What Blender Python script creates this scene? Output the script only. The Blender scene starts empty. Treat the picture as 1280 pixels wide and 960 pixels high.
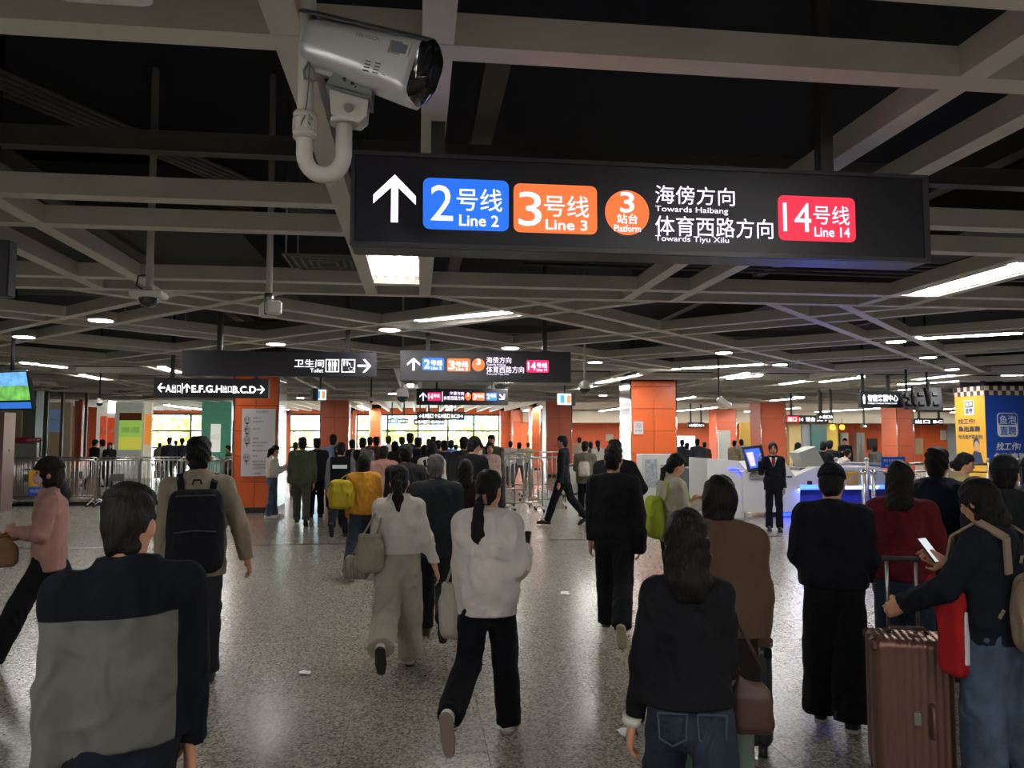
import bpy, math, random, numpy as np
from mathutils import Vector, Matrix
random.seed(7)
rng = np.random.RandomState(5)
D = bpy.data
SC = bpy.context.scene
COL = SC.collection
R = math.radians
# ------------------------------------------------------------------ camera, world, exposure
FPX, CH, YAW, PIT = 960.0, 1.75, R(7.0), math.atan2(63, 960)
cam = D.objects.new('camera', D.cameras.new('camera'))
COL.objects.link(cam)
cam.data.sensor_width = 36; cam.data.lens = 36 * FPX / 1280; cam.data.clip_start = .05; cam.data.clip_end = 400
cam.location = (0, 0, CH); cam.rotation_euler = (math.pi / 2 + PIT, 0, -YAW)
SC.camera = cam
w = D.worlds.new('world'); SC.world = w; w.use_nodes = True
bg = w.node_tree.nodes['Background']; bg.inputs[0].default_value = (.80, .90, 1.0, 1); bg.inputs[1].default_value = 16.0
SC.view_settings.view_transform = 'Standard'; SC.view_settings.look = 'None'
SC.view_settings.gamma = 1; SC.view_settings.use_curve_mapping = False
SC.view_settings.exposure = 0.85
E_TUBE, E_DOWN, E_LED = 55.0, 70.0, .62

RX = (math.cos(YAW), -math.sin(YAW)); FX = (math.sin(YAW), math.cos(YAW))
def ray(px, py):
    x = (px - 640) / FPX; y = (480 - py) / FPX
    f = (FX[0] * math.cos(PIT), FX[1] * math.cos(PIT), math.sin(PIT))
    u = (-FX[0] * math.sin(PIT), -FX[1] * math.sin(PIT), math.cos(PIT))
    return (f[0] + x * RX[0] + y * u[0], f[1] + x * RX[1] + y * u[1], f[2] + y * u[2])
def at(px, py, Y):
    d = ray(px, py); t = Y / d[1]
    return (d[0] * t, CH + d[2] * t)
def onz(px, py, z):
    d = ray(px, py); t = (z - CH) / d[2]
    return (d[0] * t, d[1] * t)
def gp(px, d):
    s = (px - 640) / FPX * d
    return (FX[0] * d + RX[0] * s, FX[1] * d + RX[1] * s)

# ------------------------------------------------------------------ materials
def C(h):
    h = h.lstrip('#'); v = [int(h[i:i + 2], 16) / 255 for i in (0, 2, 4)]
    return tuple((c / 12.92 if c < .04045 else ((c + .055) / 1.055) ** 2.4) for c in v)
MC = {}
def mat(name, col=(.5, .5, .5), rough=.6, metal=0, emit=0, var=0, vscale=8, bump=0, bscale=60, trans=0, stretch=None, coat=0, alpha=1, spec=None):
    if isinstance(col, str): col = C(col)
    key = (name, tuple(col), rough, metal, emit, var, bump, trans)
    if key in MC: return MC[key]
    m = D.materials.new(name); m.use_nodes = True; nt = m.node_tree; n = nt.nodes; b = n['Principled BSDF']
    b.inputs['Base Color'].default_value = (*col, 1); b.inputs['Roughness'].default_value = rough; b.inputs['Metallic'].default_value = metal
    if spec is not None: b.inputs['Specular IOR Level'].default_value = spec
    if coat: b.inputs['Coat Weight'].default_value = coat
    if trans: b.inputs['Transmission Weight'].default_value = trans
    if emit:
        b.inputs['Emission Color'].default_value = (*col, 1); b.inputs['Emission Strength'].default_value = emit
    if var or bump:
        tc = n.new('ShaderNodeTexCoord'); mp = n.new('ShaderNodeMapping'); nt.links.new(tc.outputs['Object'], mp.inputs[0])
        if stretch: mp.inputs['Scale'].default_value = stretch
    if var:
        t = n.new('ShaderNodeTexNoise'); t.inputs['Scale'].default_value = vscale; t.inputs['Detail'].default_value = 4
        nt.links.new(mp.outputs[0], t.inputs['Vector'])
        r = n.new('ShaderNodeValToRGB'); nt.links.new(t.outputs[0], r.inputs[0])
        r.color_ramp.elements[0].position = .3; r.color_ramp.elements[1].position = .7
        r.color_ramp.elements[0].color = (*[c * (1 - var) for c in col], 1); r.color_ramp.elements[1].color = (*[min(1, c * (1 + var)) for c in col], 1)
        nt.links.new(r.outputs[0], b.inputs['Base Color'])
        if emit: nt.links.new(r.outputs[0], b.inputs['Emission Color'])
    if bump:
        t = n.new('ShaderNodeTexNoise'); t.inputs['Scale'].default_value = bscale; t.inputs['Detail'].default_value = 3
        nt.links.new(mp.outputs[0], t.inputs['Vector'])
        bp = n.new('ShaderNodeBump'); bp.inputs['Strength'].default_value = bump; bp.inputs['Distance'].default_value = .01
        nt.links.new(t.outputs[0], bp.inputs['Height']); nt.links.new(bp.outputs[0], b.inputs['Normal'])
    MC[key] = m; return m
def wrinkle(m):
    """soft drape folds on top of the weave"""
    if m.get('wr'): return m
    m['wr'] = 1; nt = m.node_tree; n = nt.nodes; b = n['Principled BSDF']; tc = n.new('ShaderNodeTexCoord'); mp = n.new('ShaderNodeMapping'); mp.inputs['Scale'].default_value = (1, 1, .55); mp.inputs['Rotation'].default_value = (.3, .35, 0)
    t = n.new('ShaderNodeTexNoise'); t.inputs['Scale'].default_value = 6.5; t.inputs['Detail'].default_value = 2.5; t.inputs['Distortion'].default_value = 1.6; t.noise_type = 'RIDGED_MULTIFRACTAL'
    bp = n.new('ShaderNodeBump'); bp.inputs['Strength'].default_value = .9; bp.inputs['Distance'].default_value = .045
    nt.links.new(tc.outputs['Object'], mp.inputs[0]); nt.links.new(mp.outputs[0], t.inputs['Vector']); nt.links.new(t.outputs[0], bp.inputs['Height'])
    old = b.inputs['Normal'].links[0].from_socket if b.inputs['Normal'].links else None
    if old: nt.links.new(old, bp.inputs['Normal'])
    nt.links.new(bp.outputs[0], b.inputs['Normal']); return m
def cloth(col, rough=.9): return wrinkle(mat('cloth', col, rough, var=.12, vscale=5, bump=.35, bscale=25, spec=.25))
def denim(col): return wrinkle(mat('denim', col, .9, var=.35, vscale=7, bump=.4, bscale=60, spec=.2))
def hairm(col='#0d0b0b'): return mat('hair', col, .62, var=.5, vscale=90, bump=1.0, bscale=110, stretch=(1, 1, .1), spec=.22)
def twotone(name, ca, cb, z0=9, x0=-9, x1=9, rough=.9):
    """cloth of colour ca, with panels of colour cb above z0 and outside x0..x1 (metres, the garment's own frame)"""
    m = D.materials.new(name); m.use_nodes = True; nt = m.node_tree; n = nt.nodes; b = n['Principled BSDF']; b.inputs['Roughness'].default_value = rough; b.inputs['Specular IOR Level'].default_value = .2
    tc = n.new('ShaderNodeTexCoord'); sp = n.new('ShaderNodeSeparateXYZ'); nt.links.new(tc.outputs['Object'], sp.inputs[0])
    def cmp(o, op, v): q = n.new('ShaderNodeMath'); q.operation = op; nt.links.new(o, q.inputs[0]); q.inputs[1].default_value = v; return q.outputs[0]
    def mx(a, c): q = n.new('ShaderNodeMath'); q.operation = 'MAXIMUM'; nt.links.new(a, q.inputs[0]); nt.links.new(c, q.inputs[1]); return q.outputs[0]
    f = mx(mx(cmp(sp.outputs[2], 'GREATER_THAN', z0), cmp(sp.outputs[0], 'GREATER_THAN', x1)), cmp(sp.outputs[0], 'LESS_THAN', x0))
    mi = n.new('ShaderNodeMix'); mi.data_type = 'RGBA'; nt.links.new(f, mi.inputs[0]); mi.inputs[6].default_value = (*C(ca), 1); mi.inputs[7].default_value = (*C(cb), 1); nt.links.new(mi.outputs[2], b.inputs['Base Color'])
    t = n.new('ShaderNodeTexNoise'); t.inputs['Scale'].default_value = 30; bp = n.new('ShaderNodeBump'); bp.inputs['Strength'].default_value = .3; bp.inputs['Distance'].default_value = .01
    nt.links.new(tc.outputs['Object'], t.inputs['Vector']); nt.links.new(t.outputs[0], bp.inputs['Height']); nt.links.new(bp.outputs[0], b.inputs['Normal']); return wrinkle(m)
def led(col, e=None): return mat('led', col, .6, emit=(E_LED if e is None else e))
STEEL = mat('brushed_steel', (.42, .41, .39), .3, 1, bump=.05, bscale=200)
CHROME = mat('chrome', (.75, .75, .74), .15, 1)
BEAM = mat('painted_beam', '#d0cabf', .55, var=.06, vscale=3, bump=.05, bscale=30)
BLACK = mat('black_paint', (.012, .012, .015), .5)
DARK = mat('dark_void', (.004, .005, .01), .9)
ORANGE = mat('orange_panel', '#d8622c', .3, var=.06, vscale=1.5)
ORANGE2 = mat('orange_panel_far', '#ee7445', .35, var=.05, vscale=1.5)
ORANGE_D = mat('dull_orange_panel', '#cc6648', .35, var=.06, vscale=1.5)
WHITE = mat('white_paint', (.7, .7, .68), .5)
SKIN = mat('skin', '#c08a6c', .55, var=.05, vscale=20)
SIGNB = mat('sign_housing', (.022, .02, .026), .45, bump=.04, bscale=120)
GLASS = mat('clear_glass', (.9, .95, .95), .03, trans=1.0)
PLASTIC = mat('white_plastic', '#e2ded6', .45, var=.04)
TYRE = mat('black_rubber', (.015, .015, .015), .7)

# ------------------------------------------------------------------ object helpers
def tag(o, label=None, cat=None, group=None, kind=None):
    if label: o['label'] = label
    if cat: o['category'] = cat
    if group: o['group'] = group
    if kind: o['kind'] = kind
    return o
def thing(name, label, cat, loc=(0, 0, 0), rz=0, group=None, kind=None):
    o = D.objects.new(name, None); COL.objects.link(o); o.location = loc; o.rotation_euler = (0, 0, rz); o.empty_display_size = .1
    return tag(o, label, cat, group, kind)
def wloc(o):
    v = Vector(o.location)
    return v if o.parent is None else v + wloc(o.parent)
def link(name, me, m, parent=None, loc=(0, 0, 0)):
    o = D.objects.new(name, me); COL.objects.link(o); o.location = loc
    if m is not None and not me.materials:
        for x in (m if isinstance(m, (list, tuple)) else [m]): me.materials.append(x)
    if parent is not None: o.parent = parent
    return o
class MB:
    def __init__(s): s.v = []; s.f = []; s.sm = []
    def add(s, vs, fs, smooth=False):
        b = len(s.v); s.v += [tuple(x) for x in vs]; s.f += [tuple(i + b for i in f) for f in fs]; s.sm += [smooth] * len(fs); return s
    def box(s, x0, x1, y0, y1, z0, z1):
        x0, x1 = sorted((x0, x1)); y0, y1 = sorted((y0, y1)); z0, z1 = sorted((z0, z1))
        return s.add([(x0, y0, z0), (x1, y0, z0), (x1, y1, z0), (x0, y1, z0), (x0, y0, z1), (x1, y0, z1), (x1, y1, z1), (x0, y1, z1)],
                     [(0, 3, 2, 1), (4, 5, 6, 7), (0, 1, 5, 4), (1, 2, 6, 5), (2, 3, 7, 6), (3, 0, 4, 7)])
    def obox(s, c, h, rot=None, bev=0):
        x, y, z = h; b = min(bev, x, y, z)
        if b <= 0:
            vs = [Vector((sx * x, sy * y, sz * z)) for sz in (-1, 1) for sx, sy in ((-1, -1), (1, -1), (1, 1), (-1, 1))]
            fs = [(0, 3, 2, 1), (4, 5, 6, 7), (0, 1, 5, 4), (1, 2, 6, 5), (2, 3, 7, 6), (3, 0, 4, 7)]
        else:
            vs = []
            for zz, i in ((-z, b), (-z + b, 0), (z - b, 0), (z, b)):
                X, Y = x - i, y - i
                for px, py in ((-X + b, -Y), (X - b, -Y), (X, -Y + b), (X, Y - b), (X - b, Y), (-X + b, Y), (-X, Y - b), (-X, -Y + b)): vs.append(Vector((px, py, zz)))
            fs = [tuple(range(7, -1, -1)), tuple(range(24, 32))]
            for l in range(3):
                for i in range(8): j = (i + 1) % 8; fs.append((l * 8 + i, l * 8 + j, l * 8 + 8 + j, l * 8 + 8 + i))
        c = Vector(c)
        if rot is not None: vs = [rot @ v for v in vs]
        return s.add([v + c for v in vs], fs)
    def bar(s, a, b, w, h, up=(0, 0, 1)):
        a = Vector(a); b = Vector(b); d = (b - a); L = d.length; d.normalize(); r = d.cross(Vector(up))
        if r.length < 1e-4: r = d.cross(Vector((0, 1, 0)))
        r.normalize(); u = r.cross(d); M = Matrix((r, d, u)).transposed()
        return s.obox((a + b) / 2, (w / 2, L / 2, h / 2), M)
    def tube(s, pts, r, n=10, caps=True):
        pts = [Vector(p) for p in pts]; rs = r if isinstance(r, (list, tuple)) else [r] * len(pts)
        t0 = (pts[1] - pts[0]).normalized(); ref = Vector((0, 0, 1)) if abs(t0.z) < .9 else Vector((1, 0, 0)); u = t0.cross(ref).normalized()
        vs = []
        for i, p in enumerate(pts):
            t = (pts[min(i + 1, len(pts) - 1)] - pts[max(i - 1, 0)]).normalized(); u = (u - t * u.dot(t)).normalized(); v = t.cross(u)
            for k in range(n): a = 2 * math.pi * k / n; vs.append(p + (u * math.cos(a) + v * math.sin(a)) * rs[i])
        fs = []
        for i in range(len(pts) - 1):
            for k in range(n): j = (k + 1) % n; fs.append((i * n + k, i * n + j, (i + 1) * n + j, (i + 1) * n + k))
        s.add(vs, fs, True)
        if caps:
            b = len(s.v) - len(vs); s.f += [tuple(b + k for k in range(n - 1, -1, -1)), tuple(b + (len(pts) - 1) * n + k for k in range(n))]; s.sm += [False, False]
        return s
    def ball(s, c, r, n=12, m=7, sc=(1, 1, 1)):
        vs = []; fs = []
        for i in range(m + 1):
            a = math.pi * i / m
            for k in range(n): b = 2 * math.pi * k / n; vs.append((c[0] + r * sc[0] * math.sin(a) * math.cos(b), c[1] + r * sc[1] * math.sin(a) * math.sin(b), c[2] + r * sc[2] * math.cos(a)))
        for i in range(m):
            for k in range(n): j = (k + 1) % n; fs.append((i * n + k, (i + 1) * n + k, (i + 1) * n + j, i * n + j))
        return s.add(vs, fs, True)
    def prism(s, pts, y0, y1):      # outline in X-Z, extruded along Y
        n = len(pts); area = sum(pts[i][0] * pts[(i + 1) % n][1] - pts[(i + 1) % n][0] * pts[i][1] for i in range(n))
        if area < 0: pts = pts[::-1]
        vs = [(p[0], y0, p[1]) for p in pts] + [(p[0], y1, p[1]) for p in pts]
        return s.add(vs, [tuple(range(n)), tuple(range(2 * n - 1, n - 1, -1))] + [((i + 1) % n, i, n + i, n + (i + 1) % n) for i in range(n)])
    def prismz(s, pts, z0, z1):
        n = len(pts); area = sum(pts[i][0] * pts[(i + 1) % n][1] - pts[(i + 1) % n][0] * pts[i][1] for i in range(n))
        if area < 0: pts = pts[::-1]
        vs = [(p[0], p[1], z0) for p in pts] + [(p[0], p[1], z1) for p in pts]
        return s.add(vs, [tuple(range(n - 1, -1, -1)), tuple(range(n, 2 * n))] + [(i, (i + 1) % n, n + (i + 1) % n, n + i) for i in range(n)])
    def mesh(s, name, off=(0, 0, 0)):
        me = D.meshes.new(name); me.from_pydata([(a - off[0], b - off[1], c - off[2]) for a, b, c in s.v], [], s.f)
        me.polygons.foreach_set('use_smooth', s.sm); me.update(); return me
    def build(s, name, m, parent=None, local=False):
        """world coordinates unless local; the origin goes to the shape's own base"""
        a = np.array(s.v); c = ((a[:, 0].min() + a[:, 0].max()) / 2, (a[:, 1].min() + a[:, 1].max()) / 2, a[:, 2].min())
        me = s.mesh(name, c); p = Vector(c)
        if parent is not None and not local: p = p - wloc(parent)
        return link(name, me, m, parent, p)
def rrect(x0, x1, z0, z1, r, n=4):
    x0, x1 = sorted((x0, x1)); z0, z1 = sorted((z0, z1)); out = []
    for cx, cz, a0 in ((x1 - r, z1 - r, 0), (x0 + r, z1 - r, 90), (x0 + r, z0 + r, 180), (x1 - r, z0 + r, 270)):
        for i in range(n + 1): a = R(a0 + 90 * i / n); out.append((cx + r * math.cos(a), cz + r * math.sin(a)))
    return out
TCACHE = {}
def text(body, x0, x1, z0, z1, Y, m, parent, bold=0, name='lettering', face='-y', shear=0, th=.004):
    """lettering fitted to a box on a plane of constant Y (face -y) or constant X (face -x: x0,x1 are world Y)"""
    c = D.curves.new('t', 'FONT'); c.body = body; c.extrude = .0; c.offset = bold; c.shear = shear; c.resolution_u = 3
    o = D.objects.new('t', c); COL.objects.link(o); bpy.context.view_layer.update()
    me = D.meshes.new_from_object(o.evaluated_get(bpy.context.evaluated_depsgraph_get()))
    D.objects.remove(o); D.curves.remove(c)
    n = len(me.vertices); v = np.zeros(n * 3); me.vertices.foreach_get('co', v); v = v.reshape(-1, 3)
    mn, mx = v.min(0), v.max(0); u = (v[:, 0] - mn[0]) / (mx[0] - mn[0]); t = (v[:, 1] - mn[1]) / (mx[1] - mn[1])
    W = x1 - x0; Hh = z1 - z0
    if face == '-y': q = np.stack([(u - .5) * W, np.full(n, 0.), t * Hh], 1); loc = Vector(((x0 + x1) / 2, Y, z0))
    else: q = np.stack([np.full(n, 0.), -(u - .5) * W, t * Hh], 1); loc = Vector((Y, (x0 + x1) / 2, z0))
    me.vertices.foreach_set('co', q.ravel()); me.update(); me.name = name
    if parent is not None: loc = loc - wloc(parent)
    return link(name, me, m, parent, loc)
def ptext(body, px0, py0, px1, py1, Y, m, parent, bold=0, name='lettering', shear=0):
    X0, Z1 = at(px0, py0, Y); X1, _ = at(px1, py0, Y); _, Z0 = at(px0, py1, Y)
    return text(body, X0, X1, Z0, Z1, Y, m, parent, bold, name, shear=shear)

# ------------------------------------------------------------------ signed-distance figures turned into surfaces
class Fld:
    def __init__(s, lo, hi, h):
        s.h = h; s.lo = np.array(lo, float); n = np.ceil((np.array(hi) - s.lo) / h).astype(int) + 1
        s.ax = [(s.lo[i] + h * np.arange(n[i])).astype(np.float32) for i in range(3)]; s.D = np.full(n, .2, np.float32)
    def _sub(s, lo, hi):
        sl = []
        for i in range(3):
            a = int(max(0, math.floor((lo[i] - s.lo[i]) / s.h))); b = int(min(len(s.ax[i]), math.ceil((hi[i] - s.lo[i]) / s.h) + 1))
            if b - a < 1: return None, None
            sl.append(slice(a, b))
        return tuple(sl), (s.ax[0][sl[0]][:, None, None], s.ax[1][sl[1]][None, :, None], s.ax[2][sl[2]][None, None, :])
    def _put(s, sl, d, k, op):
        o = s.D[sl]
        if op == 's': d = -d; s.D[sl] = np.maximum(o, d) if k <= 0 else -(np.minimum(-o, -d) - np.maximum(k - np.abs(-o + d), 0) ** 2 / (4 * k))
        elif k <= 0: s.D[sl] = np.minimum(o, d)
        else: s.D[sl] = np.minimum(o, d) - np.maximum(k - np.abs(o - d), 0) ** 2 / (4 * k)
    def cap(s, a, b, ra, rb=None, k=.02, fy=1, fx=1, flat=0, op='u'):
        rb = ra if rb is None else rb; a = np.array(a, float); b = np.array(b, float); m = max(ra, rb) * max(1, fx, fy) + k + s.h * 2
        sl, P = s._sub(np.minimum(a, b) - m, np.maximum(a, b) + m)
        if sl is None: return s
        ab = b - a; L2 = ab @ ab + 1e-12; q = [P[i] - a[i] for i in range(3)]
        tt = (q[0] * ab[0] + q[1] * ab[1] + q[2] * ab[2]) / L2; t = np.clip(tt, 0, 1)
        d = np.sqrt(((q[0] - t * ab[0]) / fx) ** 2 + ((q[1] - t * ab[1]) / fy) ** 2 + (q[2] - t * ab[2]) ** 2) - (ra + (rb - ra) * t)
        L = math.sqrt(L2)
        if flat & 1: d = np.maximum(d, -tt * L)
        if flat & 2: d = np.maximum(d, (tt - 1) * L)
        s._put(sl, d.astype(np.float32), k, op); return s
    def ell(s, c, r, Rm=None, k=.015, op='u'):
        c = np.array(c, float); r = np.array(r, float); m = max(r) + k + s.h * 2 + (.03 if op == 's' else 0)
        sl, P = s._sub(c - m, c + m)
        if sl is None: return s
        q = [P[i] - c[i] for i in range(3)]
        if Rm is not None: q = [Rm[0, i] * q[0] + Rm[1, i] * q[1] + Rm[2, i] * q[2] for i in range(3)]
        k0 = np.sqrt((q[0] / r[0]) ** 2 + (q[1] / r[1]) ** 2 + (q[2] / r[2]) ** 2); k1 = np.sqrt((q[0] / r[0] ** 2) ** 2 + (q[1] / r[1] ** 2) ** 2 + (q[2] / r[2] ** 2) ** 2) + 1e-6
        s._put(sl, (k0 * (k0 - 1) / k1).astype(np.float32), k, op); return s
    def box(s, c, hf, rd=.01, Rm=None, k=.01, op='u'):
        c = np.array(c, float); hf = np.array(hf, float); m = np.linalg.norm(hf) + k + s.h * 2
        sl, P = s._sub(c - m, c + m)
        if sl is None: return s
        q = [P[i] - c[i] for i in range(3)]
        if Rm is not None: q = [Rm[0, i] * q[0] + Rm[1, i] * q[1] + Rm[2, i] * q[2] for i in range(3)]
        a = [np.abs(q[i]) - hf[i] + rd for i in range(3)]
        d = np.sqrt(np.maximum(a[0], 0) ** 2 + np.maximum(a[1], 0) ** 2 + np.maximum(a[2], 0) ** 2) + np.minimum(np.maximum(a[0], np.maximum(a[1], a[2])), 0) - rd
        s._put(sl, d.astype(np.float32), k, op); return s
    def cut(s, p, n):     # drop what lies on the side n points to
        n = np.array(n, float); n /= np.linalg.norm(n)
        d = (s.ax[0][:, None, None] - p[0]) * n[0] + (s.ax[1][None, :, None] - p[1]) * n[1] + (s.ax[2][None, None, :] - p[2]) * n[2]
        s.D = np.maximum(s.D, d.astype(np.float32)); return s
    def fold(s, amp, f=30, seed=0, zs=.45):
        r = np.random.RandomState(seed); I = np.nonzero(np.abs(s.D) < .03)
        x, y, z = s.ax[0][I[0]], s.ax[1][I[1]], s.ax[2][I[2]]; v = 0
        for i in range(4):
            a = r.uniform(-1, 1, 3); a /= np.linalg.norm(a) + 1e-6; b = r.uniform(-1, 1, 3) * 9; g = f * (.5 + .45 * i)
            v = v + np.sin(g * (a[0] * x + a[1] * y + a[2] * z * zs * 2) + 1.6 * np.sin(b[0] * x + b[1] * y + b[2] * z + r.uniform(0, 6)) + r.uniform(0, 6)) / (1 + .6 * i)
        v = .5 * v + 1.1 * (np.abs(np.sin(v * 1.3)) - .6); s.D[I] += (amp * v * .6).astype(np.float32); return s
    def fn(s, f):
        I = np.nonzero(np.abs(s.D) < .05); s.D[I] += f(s.ax[0][I[0]], s.ax[1][I[1]], s.ax[2][I[2]]).astype(np.float32); return s
    def mesh(s, name, matf=None):
        Dm = s.D; Dm[0] = .1; Dm[-1] = .1; Dm[:, 0] = .1; Dm[:, -1] = .1; Dm[:, :, 0] = .1; Dm[:, :, -1] = .1
        nx, ny, nz = Dm.shape; ins = Dm < 0; cid = []; pts = []; quads = []
        st = (ny * nz, nz, 1)
        for a in range(3):
            b, c = (a + 1) % 3, (a + 2) % 3
            s0 = [slice(None)] * 3; s1 = [slice(None)] * 3; s0[a] = slice(0, -1); s1[a] = slice(1, None)
            I = np.nonzero(ins[tuple(s0)] != ins[tuple(s1)]); J = list(I); J[a] = I[a] + 1
            d0 = Dm[I]; d1 = Dm[tuple(J)]; t = d0 / (d0 - d1); p = np.stack([I[i].astype(np.float32) for i in range(3)], 1); p[:, a] += t
            base = I[0] * st[0] + I[1] * st[1] + I[2]
            q = [base, base - st[b], base - st[b] - st[c], base - st[c]]
            for k in q: cid.append(k); pts.append(p)
            Q = np.stack(q, 1); fl = ~(d0 < 0); Q[fl] = Q[fl][:, ::-1]; quads.append(Q)
        cid = np.concatenate(cid); pts = np.concatenate(pts)
        if len(cid) == 0: return D.meshes.new(name)
        u, inv = np.unique(cid, return_inverse=True); cnt = np.bincount(inv)
        V = np.stack([np.bincount(inv, pts[:, i]) / cnt for i in range(3)], 1) * s.h + s.lo
        Q = np.searchsorted(u, np.concatenate(quads)); nq = len(Q)
        me = D.meshes.new(name); me.vertices.add(len(V)); me.vertices.foreach_set('co', V.ravel())
        me.loops.add(nq * 4); me.loops.foreach_set('vertex_index', Q.ravel().astype(np.int32)); me.polygons.add(nq)
        me.polygons.foreach_set('loop_start', np.arange(nq, dtype=np.int32) * 4); me.polygons.foreach_set('use_smooth', np.ones(nq, bool))
        if matf is not None: me.polygons.foreach_set('material_index', matf(V[Q].mean(1)).astype(np.int32))
        me.update(calc_edges=True); return me
def rotm(yaw=0, pitch=0, roll=0):
    return np.array(Matrix.Rotation(R(yaw), 3, 'Z') @ Matrix.Rotation(R(pitch), 3, 'X') @ Matrix.Rotation(R(roll), 3, 'Y'))
# ------------------------------------------------------------------ people
ARMS = {'hang': ((.1, .0, -1), (.04, .14, -1)), 'back': ((.16, -.4, -1), (.06, -.12, -1)), 'fwd': ((.12, .3, -1), (0, .6, -.8)),
        'phone': ((.14, .22, -1), (-.35, .85, .3)), 'fold': ((.16, .28, -1), (-.75, .6, .05)), 'strap': ((.2, .05, -1), (-.15, .5, .85)),
        'pull': ((.2, -.35, -1), (.12, -.35, -1)), 'wide': ((.5, -.15, -1), (.1, .35, -1)), 'hip': ((.55, -.2, -1), (-.5, .5, -.5)),
        'raise': ((.25, .35, -.8), (.1, .5, 1)), 'lean': ((.1, .5, -1), (0, .95, -.3))}
LEGS = {'stand': ((3, 2, 0), (-2, 2, 0)), 'walkL': ((22, 4, 0), (-18, 22, 35)), 'walkR': ((-18, 22, 35), (22, 4, 0)),
        'midL': ((14, 10, 0), (-12, 48, 62)), 'midR': ((-12, 48, 62), (14, 10, 0)), 'wideL': ((26, 2, 0), (-26, 12, 30)), 'wideR': ((-26, 12, 30), (26, 2, 0))}
SHOES = {}
def shoe_mesh(col, sole, L):
    key = (col, sole)
    if key in SHOES: return SHOES[key]
    F = Fld((-.07, -.08, -.02), (.07, .24, .16), .0075)
    F.cap((0, -.03, .035), (0, .1, .034), .036, .04, k=.01, fx=.95); F.cap((0, .1, .03), (0, .175, .026), .038, .03, k=.02, fx=1.05)
    F.cap((0, -.02, .04), (0, -.015, .085), .034, .036, k=.02, flat=2); F.cut((0, 0, .012), (0, 0, -1))
    up = F.mesh('shoe'); up.materials.append(mat('shoe_upper', col, .6, var=.08))
    G = Fld((-.07, -.09, -.02), (.07, .24, .05), .0075); G.cap((0, -.032, .012), (0, .1, .012), .038, .043, k=0); G.cap((0, .1, .012), (0, .178, .012), .043, .034, k=.01)
    G.cut((0, 0, 0.0), (0, 0, -1)).cut((0, 0, .024), (0, 0, 1)); so = G.mesh('sole'); so.materials.append(mat('shoe_sole', sole, .7))
    SHOES[key] = (up, so); return SHOES[key]
NP = 0
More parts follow.
